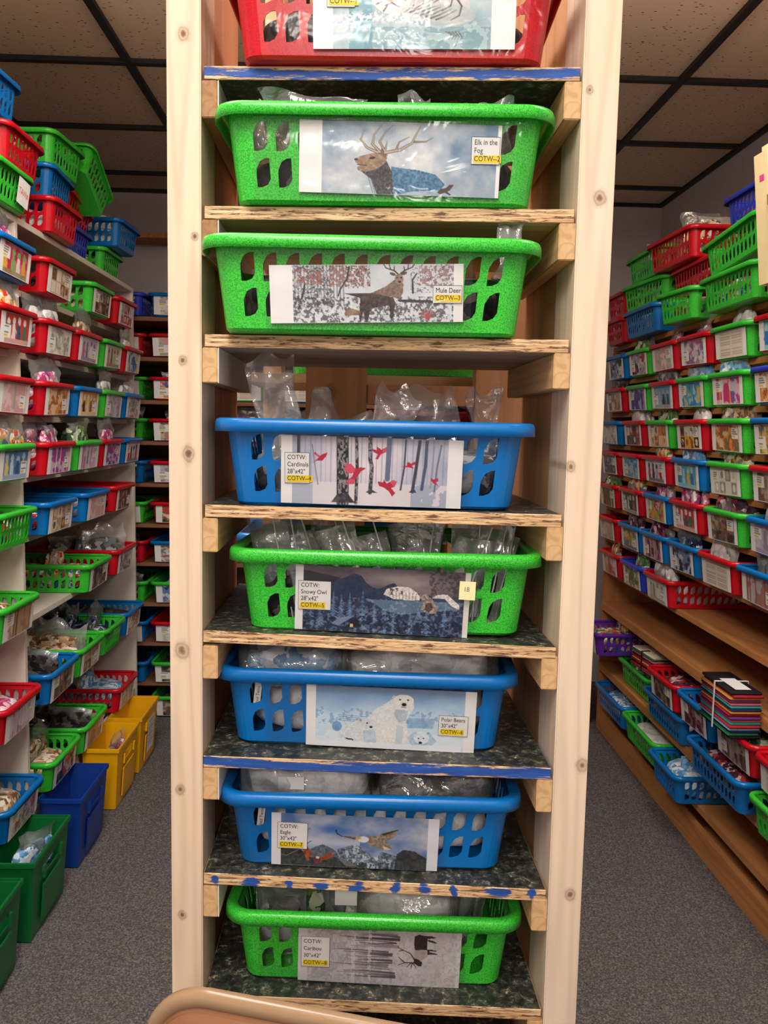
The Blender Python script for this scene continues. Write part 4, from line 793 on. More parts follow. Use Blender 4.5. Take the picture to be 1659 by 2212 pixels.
# baskets in the rear rack
for col, x, y, z, rz, lb in (('green', .05, 1.53, .085, 0, 'bright green basket high in the rear rack, behind the middle rack'), ('red', .135, 1.56, -.073, -PI/2, 'red basket in the rear rack behind the cardinals basket'), ('blue', -.03, 1.53, -.285, 0, 'blue basket in the rear rack behind the snowy owl basket'), ('red', .10, 1.53, -.44, 0, 'red basket in the rear rack, behind the polar bears basket')):
    t = basket(col, (x, y, HC+z), rz, lb, 'baskets in the rear rack'); fill(t, 'multi' if col == 'blue' else 'maroon', lb, 1)

# ---------------------------------------------------------------- side shelving units
LAM = m_plain('cream_laminate', (214, 204, 190), .5, .35); LAMD = m_plain('beige_hardboard', (150, 134, 118), .7, .2)
WD = m_wood('brown_pine_shelf', (206, 146, 90), (172, 112, 62), 'Y', grain=7); WDX = m_wood('brown_pine_shelf_back', (150, 104, 74), (116, 78, 52), 'X', grain=7); WDZ = m_wood('brown_pine_upright', (190, 132, 84), (156, 104, 60), 'Z', grain=7)
WDB = m_wood('brown_pine_back', (126, 88, 60), (100, 68, 46), 'Y', grain=6)
# left: cream laminate unit, open front towards the aisle
LSH = [.560, .372, .195, .013, -.165, -.343, -.590, -.860, -1.135]
LF = -.955
lu = thing('shelving_unit', 'long cream laminate shelving unit along the left wall', 'shelving unit', (-1.18, 2.4, 0))
for y in (1.20, 2.388, 3.580): box('upright_panel', XL+.01, LF, y-.009, y+.009, 0, HC+.56, LAM, lu)
for y0, y1 in ((1.209, 2.379), (2.397, 3.571)):
    for z in LSH: box('shelf', XL+.012, LF-(.026 if z < .5 else 0), y0, y1, HC+z-.018, HC+z, LAM, lu)
box('back_panel', XL+.002, XL+.01, 1.2, 3.585, 0, HC+.56, LAMD, lu)
box('plinth', LF-.02, LF-.005, 1.2, 3.585, 0, HC-1.155, LAM, lu)
# right: brown wooden unit
RSH = [.370, .219, .082, -.056, -.185, -.325, -.467, -.612]
RF = 1.125
ru = thing('shelving_unit', 'long brown pine shelving unit along the right wall', 'shelving unit', (1.33, 2.6, 0))
for z in RSH: box('shelf', RF, XR-.012, 1.2, 3.70, HC+z-.018, HC+z, WD, ru)
for z, f in ((-.770, 1.138), (-1.050, 1.138), (-1.215, 1.138)): box('shelf', f, XR-.012, 1.2, 3.70, HC+z-.024, HC+z, WD, ru)
for y in (3.705, 2.02): box('upright_panel', RF+.004, XR-.012, y-.01, y+.01, 0, HC+.35, WDZ, ru) if y > 3 else None
box('back_panel', XR-.012, XR-.004, 1.2, 3.71, 0, HC+.35, WDB, ru)
box('plinth', 1.128, 1.148, 1.2, 3.70, 0, .085, WD, ru); box('bottom_shelf', 1.149, XR-.012, 1.2, 3.70, .03, .05, WD, ru)
for z in (-.77, -1.05): box('shelf_edge_strip', 1.122, 1.137, 1.2, 3.70, HC+z-.034, HC+z-.001, WD, ru)
# back: brown unit across the end wall
BSH = [.470, .293, .102, -.082, -.272, -.458, -.636, -.824, -1.010, -1.200, -1.35]
bu = thing('shelving_unit', 'dark brown wooden shelving unit against the back wall', 'shelving unit', (-.4, 4.0, 0))
for z in BSH[:-1]: box('shelf', -1.36, .42, 3.79, 4.20, HC+z-.018, HC+z, WDX, bu)
for x in (-1.37, .43): box('upright_panel', x-.01, x+.01, 3.79, 4.20, 0, HC+.47, WDZ, bu)
box('back_panel', -1.37, .43, 4.20, 4.21, 0, HC+.47, WDB, bu)
o = box('wall_shelf', -1.40, .3, 4.22, 4.39, HC+.905, HC+.930, WD); tag(o, 'orange-brown wooden wall shelf high on the back wall', 'shelf')
o = box('leaning_board', 1.015, 1.105, 3.74, 3.765, .002, 1.26, MTAN); tag(o, 'upright pine board standing beyond the far end of the right shelving unit', 'board')
bm = bmesh.new(); add_box(bm, -.09, .09, -.12, .12, 0, .235, 0, .003); o = bm_obj('carton', bm, m_plain('grey_card', (118, 112, 106), .8, .2)); o.location = (1.01, 3.9, .001)
tag(o, 'dark grey carton on the carpet beyond the far end of the right unit', 'box')

# ------------------------------------------------ small printed cards
PAL = {'xmas': [(206, 60, 50), (70, 120, 90), (236, 230, 220), (60, 90, 120)], 'cream': [(222, 216, 204), (196, 190, 176), (150, 150, 130), (236, 232, 224)], 'pinkgrey': [(206, 186, 196), (196, 90, 130), (120, 110, 140), (226, 222, 226)],
       'owl': [(206, 196, 170), (190, 130, 120), (120, 90, 70), (170, 190, 170)], 'blueyel': [(90, 140, 190), (226, 200, 120), (200, 216, 226), (60, 90, 150)], 'rose': [(222, 160, 170), (200, 190, 170), (150, 180, 150), (236, 214, 214)],
       'orange': [(226, 140, 70), (226, 200, 160), (160, 90, 50), (120, 110, 80)], 'yelblk': [(236, 176, 50), (50, 44, 44), (226, 220, 210), (170, 80, 50)], 'lilac': [(196, 184, 204), (206, 200, 206), (150, 140, 160), (130, 150, 130)],
       'greyprint': [(190, 186, 184), (120, 116, 120), (226, 222, 220), (160, 90, 80)], 'tan': [(190, 156, 124), (226, 214, 196), (110, 80, 60), (160, 120, 90)], 'brown': [(110, 84, 70), (60, 46, 42), (150, 120, 100), (190, 170, 150)],
       'aqua': [(80, 170, 200), (60, 120, 180), (170, 220, 226), (226, 190, 80)], 'forest': [(60, 90, 60), (206, 70, 60), (226, 220, 200), (40, 50, 50)], 'redfig': [(226, 220, 220), (190, 40, 50), (60, 50, 56), (170, 170, 180)],
       'navy': [(40, 50, 90), (120, 140, 180), (206, 214, 226), (24, 26, 50)], 'party': [(210, 60, 120), (70, 110, 200), (240, 180, 60), (240, 236, 230)], 'city': [(110, 170, 214), (90, 84, 84), (190, 180, 170), (60, 60, 66)],
       'magenta': [(196, 40, 90), (226, 170, 60), (120, 180, 90), (230, 220, 210)], 'goldblue': [(214, 160, 40), (70, 110, 170), (120, 140, 60), (226, 206, 150)], 'maroon': [(110, 40, 60), (60, 30, 50), (170, 90, 100), (200, 180, 180)], 'text': [(226, 214, 200), (206, 196, 182), (226, 214, 200), (150, 140, 130)],
       'purplish': [(110, 80, 170), (190, 70, 110), (200, 200, 226), (60, 60, 120)], 'green': [(90, 120, 70), (150, 150, 110), (214, 214, 190), (120, 80, 60)]}
def mini(pal, kind, seed):
    p = Pic(0, 0, 100, 48, 56, 27, (238, 236, 234)); P = PAL[pal]; X, Y = p.X, p.Y; m0 = (X > 14) & (X < 90) & (Y > 1) & (Y < 47); rs = random.Random(seed)
    n = vnoise(X, Y, 16, seed, 3); n2 = vnoise(X, Y, 9, seed+7, 3)
    p.put(m0, P[0])
    if kind == 'blobs':
        p.put(m0 & (n > .52), P[1], .9); p.put(m0 & (n2 > .58), P[2], .9); p.put(m0 & (n < .36), P[3], .9)
    elif kind == 'panels':
        for i in range(4):
            for j in range(2):
                a, b = 15+i*19, 2+j*23; p.rect(a, b, a+17, b+21, P[rs.randrange(4)]); p.ell(a+8, b+10, 5, 7, P[rs.randrange(4)])
        p.put(m0 & (n2 > .62), P[1], .6)
    elif kind == 'stripes':
        for i in range(9):
            p.rect(14+i*8.5, 1, 14+i*8.5+rs.uniform(3, 7), 47, P[rs.randrange(4)], .85)
        p.put(m0 & (n > .55), P[3], .7)
    elif kind == 'figures':
        p.put(m0 & (n > .6), P[3], .4)
        for i in range(4):
            cx = 22+i*18+rs.uniform(-3, 3); c = P[1+i % 3]; p.ell(cx, 12+rs.uniform(-2, 4), 5, 6, P[2]); p.poly([(cx-6, 40), (cx-4, 18), (cx+4, 18), (cx+7, 40)], c); p.line([(cx, 20), (cx+rs.uniform(-10, 10), 30)], 3, c)
        p.put(m0 & (Y > 40), P[2], .6)
    elif kind == 'text':
        for j in range(9):
            if rs.random() < .9: p.rect(18, 5+j*4.6, 50, 6.6+j*4.6, P[3], .7); p.rect(56, 5+j*4.6, 86, 6.6+j*4.6, P[3], .6)
    if kind != 'text':
        s = rs.random() < .5; a = 10 if s else 68; b = rs.choice([6, 20])
        p.rect(a, b, a+21, b+19, (240, 240, 238)); 
        for j in range(3): p.rect(a+2, b+2+j*4, a+2+rs.randint(9, 16), b+3.6+j*4, (90, 90, 96))
        p.rect(a+2, b+14, a+12, b+17, (236, 206, 60))
    return p
KINDS = ['blobs', 'panels', 'stripes', 'figures']
CW = {'xmas': 'festive', 'cream': 'cream', 'pinkgrey': 'pink and grey', 'owl': 'tan and pink', 'blueyel': 'blue and yellow', 'rose': 'rose', 'orange': 'orange', 'yelblk': 'yellow and black', 'lilac': 'lilac', 'greyprint': 'grey', 'tan': 'tan', 'brown': 'brown', 'aqua': 'aqua', 'forest': 'dark green', 'redfig': 'red and white',
      'navy': 'navy', 'party': 'multicoloured', 'city': 'blue and grey', 'magenta': 'magenta', 'goldblue': 'gold and blue', 'maroon': 'maroon', 'text': 'printed text', 'purplish': 'purple', 'green': 'olive green'}
seedc = [10]
def side_basket(unit, col, y, zb, xf, pal, kind, fk, nb, place, base=True, long=False, tilt=(0, 0), yaw=0., cw=.20, up=0.):
    """unit L faces +X, R faces -X; xf is where the front of the rim stands"""
    d = B0 if long else A0
    if unit == 'L': x = xf-d-.001; rz = (PI/2 if long else 0)
    elif unit == 'R': x = xf+d+.001; rz = (-PI/2 if long else PI)
    else: x = y; y = xf+d+.001; rz = -PI/2
    lab = '%s basket%s, %s' % (WN[col], (' with %s card' % CW[pal]) if pal else '', place)
    t = basket(col, (x, y, HC+zb+.0006), rz+yaw, lab, {'L': 'baskets on the left shelving unit', 'R': 'baskets on the right shelving unit', 'B': 'baskets on the back shelving unit'}[unit], tilt)
    if pal:
        seedc[0] += 1; me = card_mesh(mini(pal, kind, seedc[0]), cw if not long else .26, .080, .0015); me.materials.append(CARD)
        put_card(t, me, 'long' if long else 'short', rng.uniform(-.004, .004), .006, R_(rng.uniform(-1.5, 1.5)), .0028, '%s picture card' % CW[pal])
    short = place
    if fk: fill(t, fk, '%s basket, %s' % (WN[col], short), nb, base, up, front=(up > .02))
    return t
ROW = ['top', 'second', 'third', 'fourth', 'fifth', 'sixth', 'seventh', 'bottom']
# (row, y centre, colour, palette, kind, contents, bags)
LEFT = [
 (0, 2.285, 'blue', 'magenta', 'figures', 'pink', 1), (0, 2.615, 'red', 'tan', 'panels', 'dark', 0), (0, 3.03, 'green', 'brown', 'panels', 'tan', 0), (0, 3.345, 'red', 'redfig', 'panels', 'tan', 0),
 (1, 2.285, 'red', 'xmas', 'figures', 'multi', 2), (1, 2.60, 'red', 'cream', 'blobs', 'white', 2), (1, 2.88, 'red', 'pinkgrey', 'figures', 'tan', 1), (1, 3.155, 'green', 'owl', 'figures', 'tan', 0), (1, 3.43, 'red', 'blueyel', 'blobs', 'white', 1),
 (2, 2.255, 'red', 'rose', 'stripes', 'tan', 0), (2, 2.575, 'red', 'orange', 'blobs', 'pink', 1), (2, 2.865, 'blue', 'yelblk', 'figures', 'dark', 0), (2, 3.155, 'green', 'lilac', 'blobs', 'white', 2), (2, 3.43, 'blue', 'greyprint', 'blobs', 'white', 1),
 (3, 2.25, 'green', 'blueyel', 'figures', 'multi', 1), (3, 2.585, 'red', 'party', 'stripes', 'pink', 2), (3, 2.86, 'green', 'pinkgrey', 'stripes', 'green', 2), (3, 3.13, 'red', 'purplish', 'blobs', 'pink', 1), (3, 3.41, 'blue', 'redfig', 'figures', 'grey', 0),
 (4, 2.25, 'green', None, None, 'multi', 2), (4, 2.585, 'blue', 'tan', 'panels', 'multi', 0), (4, 2.94, 'blue', 'rose', 'stripes', 'white', 0), (4, 3.28, 'red', 'brown', 'panels', 'dark', 0),
 (5, 2.25, 'green', 'tan', 'stripes', 'tan', 1), (5, 2.95, 'green', 'brown', 'blobs', 'multi', 1), (5, 3.29, 'red', 'greyprint', 'blobs', 'grey', 3),
 (6, 1.95, 'red', 'rose', 'blobs', 'pink', 0), (6, 2.25, 'red', 'pinkgrey', 'stripes', 'pink', 2), (6, 2.575, 'blue', 'brown', 'panels', 'dark', 3), (6, 2.85, 'green', 'tan', 'panels', 'tan', 2), (6, 3.12, 'green', None, None, 'navy', 3), (6, 3.40, 'blue', 'tan', 'blobs', 'dark', 0),
 (7, 1.94, 'red', 'pinkgrey', 'blobs', 'multi', 0), (7, 2.25, 'blue', 'greyprint', 'blobs', 'tan', 1), (7, 2.575, 'green', 'forest', 'blobs', 'tan', 3), (7, 2.87, 'green', 'tan', 'stripes', 'dark', 3), (7, 3.29, 'red', 'cream', 'panels', 'blue', 1)]
FAB['navy'] = m_cell('navy_fabric', [(40, 60, 100), (80, 96, 130), (24, 30, 50), (220, 224, 230)], 30); FN['navy'] = 'navy'
for row in sorted({q[0] for q in LEFT}):
    it = sorted([q for q in LEFT if q[0] == row], key=lambda q: -q[1])
    for k, (r, y, col, pal, kind, fk, nb) in enumerate(it):
        pl = '%s of left unit, %s' % (ROW[row]+' row', ('far end' if k == 0 else ORD[k]+' from far end'))
        side_basket('L', col, y, LSH[row+1], -.900, pal, kind, fk, nb, pl, up=.03 if row < 4 else .008)
# right unit
RIGHT = [
 (0, 3.53, 'blue', 'navy', 'blobs', 'dark', 0), (0, 3.25, 'green', 'redfig', 'blobs', 'green', 1), (0, 2.985, 'red', 'rose', 'blobs', 'pink', 1), (0, 2.713, 'red', 'pinkgrey', 'blobs', 'pink', 1), (0, 2.445, 'green', 'text', 'text', 'white', 2), (0, 2.165, 'red', 'aqua', 'figures', 'white', 2),
 (1, 3.53, 'red', 'tan', 'panels', 'maroon', 1), (1, 3.24, 'green', 'purplish', 'stripes', 'dark', 0), (1, 2.975, 'red', 'city', 'figures', 'grey', 2), (1, 2.71, 'green', 'aqua', 'blobs', 'blue', 1), (1, 2.445, 'green', 'party', 'stripes', 'blue', 2), (1, 2.165, 'royal', 'orange', 'blobs', 'blue', 1),
 (2, 3.57, 'blue', 'cream', 'blobs', None, 0), (2, 3.27, 'red', 'forest', 'panels', 'white', 2), (2, 2.99, 'green', 'orange', 'panels', 'green', 2), (2, 2.71, 'red', 'yelblk', 'panels', 'white', 1), (2, 2.43, 'green', 'orange', 'blobs', 'tan', 2), (2, 2.15, 'blue', 'goldblue', 'blobs', 'multi', 1),
 (3, 3.56, 'red', 'city', 'panels', None, 0), (3, 3.275, 'red', 'aqua', 'blobs', 'dark', 0), (3, 3.0, 'red', 'redfig', 'figures', 'multi', 2), (3, 2.71, 'blue', 'aqua', 'figures', 'blue', 2), (3, 2.42, 'green', 'cream', 'panels', 'tan', 1), (3, 2.14, 'red', 'brown', 'stripes', 'white', 2),
 (4, 3.565, 'red', 'forest', 'stripes', 'green', 1), (4, 3.265, 'red', 'forest', 'figures', 'multi', 2), (4, 2.98, 'blue', 'magenta', 'blobs', 'pink', 1), (4, 2.71, 'red', 'xmas', 'figures', 'pink', 2), (4, 2.42, 'green', 'brown', 'blobs', 'maroon', 2), (4, 2.135, 'blue', 'lilac', 'figures', 'white', 2),
 (5, 3.545, 'red', 'rose', 'blobs', 'dark', 0), (5, 3.25, 'blue', 'goldblue', 'blobs', 'maroon', 1), (5, 2.985, 'blue', 'maroon', 'stripes', 'maroon', 1), (5, 2.71, 'blue', 'navy', 'blobs', 'navy', 1), (5, 2.445, 'red', 'text', 'text', 'white', 1), (5, 2.175, 'blue', 'greyprint', 'stripes', 'grey', 2),
 (6, 3.49, 'red', 'magenta', 'stripes', 'multi', 1), (6, 3.20, 'royal', 'green', 'blobs', 'green', 1), (6, 2.925, 'red', 'cream', 'figures', 'white', 2)]
for row in sorted({q[0] for q in RIGHT}):
    it = sorted([q for q in RIGHT if q[0] == row], key=lambda q: -q[1])
    for k, (r, y, col, pal, kind, fk, nb) in enumerate(it):
        pl = '%s row of right unit, %s' % ((ROW[:7])[row], ('far end' if k == 0 else ORD[k]+' from far end'))
        side_basket('R', col, y, RSH[row+1], 1.070, pal, kind, fk, nb, pl, up=.03)
# baskets stacked on top of the left unit
TL = HC*0+LSH[0]
for col, y, zb, xf, fk, nb, tl, lg, yw, lb in (
 ('green', 2.29, TL, -.905, 'dark', 0, (0, 0), 0, 0, 'front of left unit top, with a handwritten tag'), ('red', 2.36, TL+.104, -.90, 'tan', 1, (0, 0), 0, 0, 'on the tagged green basket, left unit top'), ('blue', 2.06, TL+.104, -.895, 'blue', 0, (0, 0), 0, 0, 'left unit top, nearest edge of photo, second level'),
 ('blue', 2.22, TL+.208, -.905, 'multi', 1, (0, -.03), 0, -.05, 'topmost of nearest stack, left unit top'), ('red', 2.68, TL, -.90, 'white', 0, (0, 0), 0, 0, 'bottom of middle stack, left unit top'), ('blue', 2.70, TL+.104, -.925, 'multi', 0, (0, 0), 0, .08, 'middle of middle stack, left unit top'),
 ('green', 2.74, TL+.208, -.91, 'navy', 1, (0, 0), 0, -.06, 'topmost of middle stack, left unit top'), ('royal', 2.99, TL, -.965, 'blue', 0, (0, 0), 0, 0, 'beside middle stack, left unit top'), ('red', 3.02, TL+.104, -.975, 'red' if False else 'maroon', 0, (-.18, 0), 0, 0, 'on the royal blue basket, left unit top'),
 ('green', 2.975, TL+.215, -.895, 'white', 1, (-.52, 0), 0, 0, 'tipped over beside middle stack, left unit top'), ('green', 3.38, TL, -.965, 'green', 0, (0, 0), 0, 0, 'far end of left unit top'), ('blue', 3.375, TL+.104, -.895, 'white', 2, (0, 0), 0, -.04, 'on far end green basket, left unit top')):
    t = side_basket('L', col, y, zb, xf, None, None, fk, nb, lb, tilt=tl, yaw=yw, long=bool(lg), up=.015)
    if 'handwritten' in lb:
        bm = bmesh.new(); quad(bm, -.038, .038, 0, .068, 0, 0); text_bm(bm, 'TAW#', .024, -.030, .026, 1)
        for v in bm.verts: v.co.y -= .0004 if .02 < v.co.z < .06 and abs(v.co.x) < .037 else 0
        me = bpy.data.meshes.new('paper_tag'); bm.to_mesh(me); bm.free(); o = mesh_obj('handwritten_tag', me, [WHITE, PINKINK], t); o.location = (.1765, .045, .014); o.rotation_euler = (Matrix.Rotation(PI/2, 3, 'Z') @ Matrix.Rotation(SL, 3, 'X') @ Matrix.Rotation(.1, 3, 'Y')).to_euler(); o['label'] = 'white handwritten paper tag'
# and on top of the right unit
TR = RSH[0]
for col, y, zb, xf, fk, nb, tl, lg, yw, lb in (
 ('red', 3.545, TR, 1.06, 'maroon', 0, (0, 0), 0, 0, 'far end of right unit top, lower'), ('red', 3.54, TR+.104, 1.06, 'white', 0, (0, 0), 0, 0, 'far end of right unit top, upper'), ('blue', 3.20, TR, 1.05, 'green', 0, (0, 0), 1, 0, 'bottom of far stack, right unit top'),
 ('green', 3.235, TR+.104, 1.065, 'green', 1, (0, 0), 1, .12, 'second in far stack, right unit top'), ('green', 3.22, TR+.21, 1.06, 'teal', 2, (0, 0), 1, 0, 'topmost of far stack, right unit top'),
 ('green', 2.81, TR, 1.03, 'orange' if False else 'multi', 0, (0, 0), 0, .12, 'turned end on beside middle stack, right unit top'), ('red', 2.86, TR+.104, 1.11, 'pink', 0, (0, 0), 1, 0, 'middle of middle stack, right unit top'), ('red', 2.93, TR+.208, 1.05, 'tan', 3, (0, 0), 1, .06, 'topmost of middle stack, right unit top'),
 ('green', 2.43, TR, 1.045, 'multi', 2, (0, 0), 1, 0, 'bottom of near stack, right unit top'), ('green', 2.43, TR+.118, 1.05, 'dark', 0, (.0, -.09), 1, 0, 'tilted, middle of near stack, right unit top'), ('royal', 2.42, TR+.240, 1.10, 'pink', 1, (0, 0), 1, 0, 'topmost of near stack, right unit top')):
    side_basket('R', col, y, zb, xf, None, None, fk, nb, lb, tilt=tl, yaw=yw, long=bool(lg), up=.015)
# lower shelves of the right unit
for col, y, zb, xf, pal, kind, fk, nb, lg, lb in (
 ('green', 3.26, -1.05, 1.12, None, None, 'green', 0, 1, 'lower right unit, under the purple basket'), ('purple', 3.50, -.944, 1.00, 'cream', 'text', 'multi', 1, 0, 'at far end of lower right unit'),
 ('blue', 2.83, -1.05, 1.08, None, None, 'white', 0, 1, 'lower right unit, under a red basket'), ('red', 2.80, -.945, 1.06, 'brown', 'blobs', 'maroon', 1, 0, 'lower right unit, beside the tied fabric stack'), ('blue', 2.53, -.945, 1.065, 'maroon', 'blobs', 'maroon', 1, 0, 'lower right unit, between two red baskets'),
 ('blue', 2.33, -1.05, 1.045, None, None, 'maroon', 1, 1, 'lower right unit, carrying a red basket'), ('red', 2.255, -.938, 1.065, 'brown', 'stripes', 'green', 2, 0, 'lower right unit, second red from the near edge'), ('red', 1.975, -.938, 1.06, 'text', 'text', 'pink', 1, 0, 'lower right unit, at right edge of photo'),
 ('green', 1.92, -1.05, 1.05, None, None, 'green', 0, 1, 'lower right unit, low at right edge of photo'),
 ('blue', 3.42, -1.2145, 1.075, None, None, 'blue', 1, 1, 'far end of lowest right shelf'), ('green', 3.025, -1.2145, 1.07, None, None, 'white', 0, 1, 'middle of lowest right shelf'), ('blue', 2.69, -1.2145, 1.04, None, None, 'blue', 2, 0, 'nearest on lowest right shelf')):
    side_basket('R', col, y, zb, xf, pal, kind, fk, nb, lb, long=bool(lg), up=.0)
# back unit
for row, xs in ((0, [(0, 'royal', None, 'navy'), (1, 'blue', 'cream', 'navy')]), (1, [(0, 'red', 'rose', 'tan'), (1, 'red', 'rose', 'tan'), (2, 'red', 'cream', 'tan'), (3, 'green', 'cream', 'tan')]), (2, [(0, 'green', 'text', 'tan'), (1, 'red', 'party', 'dark'), (2, 'green', 'text', 'white'), (3, 'blue', 'text', 'dark')]), (3, [(0, 'green', None, 'dark'), (1, 'red', 'owl', 'white'), (2, 'red', 'cream', 'pink'), (3, 'blue', 'rose', 'multi')]),
  (4, [(0, 'blue', None, 'white'), (1, 'red', 'lilac', 'pink')]), (5, [(0, 'green', 'text', 'pink'), (1, 'red', 'forest', 'dark')]), (6, [(0, 'red', None, 'dark'), (1, 'blue', 'greyprint', None)]), (7, [(0, 'green', None, 'dark'), (1, 'green', 'navy', 'blue')]), (8, [(0, 'blue', 'cream', None), (1, 'red', 'cream', None)]), (9, [(0, 'blue', None, None), (1, 'green', 'brown', 'dark')]), (10, [(1, 'green', 'brown', 'dark')])):
    for k, col, pal, fk in xs:
        side_basket('B', col, (-1.085, -.812, -.550, -.285)[k], BSH[row] if row < 10 else -1.362, 3.755, pal, 'blobs' if pal != 'text' else 'text', fk, 1 if fk else 0, 'back unit, %s shelf, %s from left' % (['top', 'second', 'third', 'fourth', 'fifth', 'sixth', 'seventh', 'eighth', 'ninth', 'tenth', 'floor'][row], ['first', 'second', 'third', 'fourth'][k]), cw=.21)

# ---------------------------------------------------------------- tall bins on the floor, left
def bin_mesh(mat):
    """upright storage bin 0.125 deep (x) x 0.27 wide (y), open top, handle slot in its front (+x)"""
    bm = bmesh.new(); h = .222
    def ring(z, t, ins=0):
        x0, x1, y = -.055-.006*t+ins, .048+.016*t-ins, .118+.014*t-ins; return [(x0, -y, z), (x1, -y, z), (x1, y, z), (x0, y, z)]
    zs = [0.002, .06, .12, .150, .180, .205, h]; ys = 8
    def side(a, b):   # quad strip walls subdivided
        pass
    outer = []
    for z in zs:
        c = ring(z, z/h); pts = []
        for i in range(4):
            p, q = Vector(c[i]), Vector(c[(i+1) % 4]); n = 8 if i in (1, 3) else 3
            for k in range(n): pts.append(p.lerp(q, k/n))
        outer.append([bm.verts.new(p) for p in pts])
    n = len(outer[0])
    for j in range(len(zs)-1):
        for k in range(n):
            if j == 3 and 3+2 <= k < 3+6: continue        # handle slot in the front wall
            bm.faces.new((outer[j][k], outer[j][(k+1) % n], outer[j+1][(k+1) % n], outer[j+1][k]))
    bm.faces.new(outer[0][::-1])
    bmesh.ops.recalc_face_normals(bm, faces=bm.faces); bmesh.ops.solidify(bm, geom=bm.faces[:], thickness=.003)
    me = bpy.data.meshes.new('bin_body'); bm.to_mesh(me); bm.free(); me.materials.append(mat); return me
def bin_rim(mat):
    bm = bmesh.new(); pts = [(-.066, -.138), (.069, -.138), (.069, .138), (-.066, .138)]
    prof = [(0, .214), (0, .228), (.006, .229), (.006, .214)]; rings = []
    for off, z in prof: rings.append([bm.verts.new((x-math.copysign(off, x), y-math.copysign(off, y), z)) for x, y in pts])
    for i in range(4):
        for k in range(4): bm.faces.new((rings[i][k], rings[i][(k+1) % 4], rings[(i+1) % 4][(k+1) % 4], rings[(i+1) % 4][k]))
    bmesh.ops.recalc_face_normals(bm, faces=bm.faces); bmesh.ops.bevel(bm, geom=bm.edges[:], offset=.0012, segments=2, affect='EDGES')
    me = bpy.data.meshes.new('rim'); bm.to_mesh(me); bm.free(); me.materials.append(mat); return me
def panel_mesh(mat):
    bm = bmesh.new(); add_box(bm, 0, .004, -.07, .07, .03, .135, 0, .0015); add_box(bm, -.001, .005, -.066, -.056, .15, .185, 0, .001); add_box(bm, -.001, .005, .056, .066, .15, .185, 0, .001)
    me = bpy.data.meshes.new('raised_panel'); bm.to_mesh(me); bm.free(); me.materials.append(mat); return me
bins = {}
for col, y, lb in (('yellow', 3.265, 'yellow storage bin standing on the carpet, farther of the two yellow bins'), ('yellow', 2.955, 'yellow storage bin standing on the carpet, nearer of the two yellow bins'), ('dkblue', 2.565, 'dark blue storage bin standing on the carpet between yellow and green bins'), ('dkgreen', 2.195, 'dark green storage bin standing on the carpet next to the blue bin'), ('dkgreen', 1.855, 'dark green storage bin on the carpet at the left edge of the photo')):
    if col not in bins: bins[col] = (bin_mesh(PL[col]), bin_rim(PL[col]), panel_mesh(PL[col]))
    t = thing('storage_bin', lb, 'bin', (-.885, y, .001), 0, 'tall bins in front of the left unit')
    for nm, me in zip(('bin_body', 'rim', 'raised_panel'), bins[col]):
        o = link(bpy.data.objects.new(nm, me), t)
        if nm == 'raised_panel': o.location = (.0525, 0, 0); o.rotation_euler = (0, math.atan(.016/.222), 0)
for (x, y, z, rx, ry, rz, kind, lb) in ((-.885, 2.20, .10, .1, .1, 1.2, 'blue', 'blue edged clear bag standing in the dark green bin'), (-.885, 2.95, .09, .2, 0, 1.4, 'pink', 'pink striped bag in the nearer yellow bin')):
    r = link(bpy.data.objects.new('zip_bag', bag_mesh('zip_bag', .14, .15, .03, 77+int(y*10), FILM2))); r.location = (x, y, z); r.rotation_euler = (rx, ry, rz); tag(r, lb, 'bag')
    f = link(bpy.data.objects.new('fabric_piece', small(kind, 1)), r); f.location = (0, 0, .03)
p = Pic(0, 0, 60, 90, 24, 36); [p.rect(8, 10+j*9, 50, 13+j*9, (120, 120, 140), .7) for j in range(8)]
me = card_mesh(p, .10, .14); me.materials.append(CARD); o = link(bpy.data.objects.new('paper_sign', me)); o.location = (-.823, 3.265, .055); o.rotation_euler = (Matrix.Rotation(PI/2, 3, 'Z') @ Matrix.Rotation(.07, 3, 'X')).to_euler(); tag(o, 'white printed paper taped to the front of the farther yellow bin', 'paper')

# ---------------------------------------------------------------- tied stacks of folded cloth, lower right
def cloth_stack(x, y, z, n, w, d, rz, cols, lb, band):
    t = thing('fabric_stack', lb, 'fabric stack', (x, y, HC+z), rz); h = .0
    for k in range(n):
        bm = bmesh.new(); th = .0075; add_box(bm, -w/2, w/2, -d/2, d/2, 0, th, 0, .003); rs = random.Random(k)
        o = bm_obj('folded_cloth', bm, CL[cols[k % len(cols)]], t, True); o.location = (rs.uniform(-.004, .004), rs.uniform(-.004, .004), h); h += th+.0003
    bm = bmesh.new(); b = .004; q = w/2+.005
    for (x0, x1, z0, z1) in ((-q, -q+.0012, -.0, h+.002), (q-.0012, q, 0, h+.002), (-q, q, h+.001, h+.0022)): add_box(bm, x0, x1, -b, b, z0, z1)
    bm_obj('tie_band', bm, band, t)
    bm = bmesh.new(); add_box(bm, -w*.3, w*.2, -d*.42, d*.1, h+.003, h+.0036); bm_obj('paper_slip', bm, WHITE, t); return t
CL = {k: m_plain('cloth_'+k, c, .9, .1, .12, 90) for k, c in {'crimson': (176, 40, 56), 'teal': (60, 160, 150), 'navy': (44, 54, 96), 'plum': (110, 50, 110), 'gold': (196, 130, 60), 'sky': (130, 170, 206), 'rose': (214, 110, 120), 'black': (40, 34, 38), 'forest': (40, 110, 70), 'cream': (222, 206, 180)}.items()}
cloth_stack(1.19, 3.13, -.925, 10, .14, .20, .1, ['cream', 'crimson', 'black', 'crimson', 'gold', 'crimson', 'plum', 'rose', 'forest'], 'black tied stack of red and green folded cloth on the lower right unit', CL['black'])
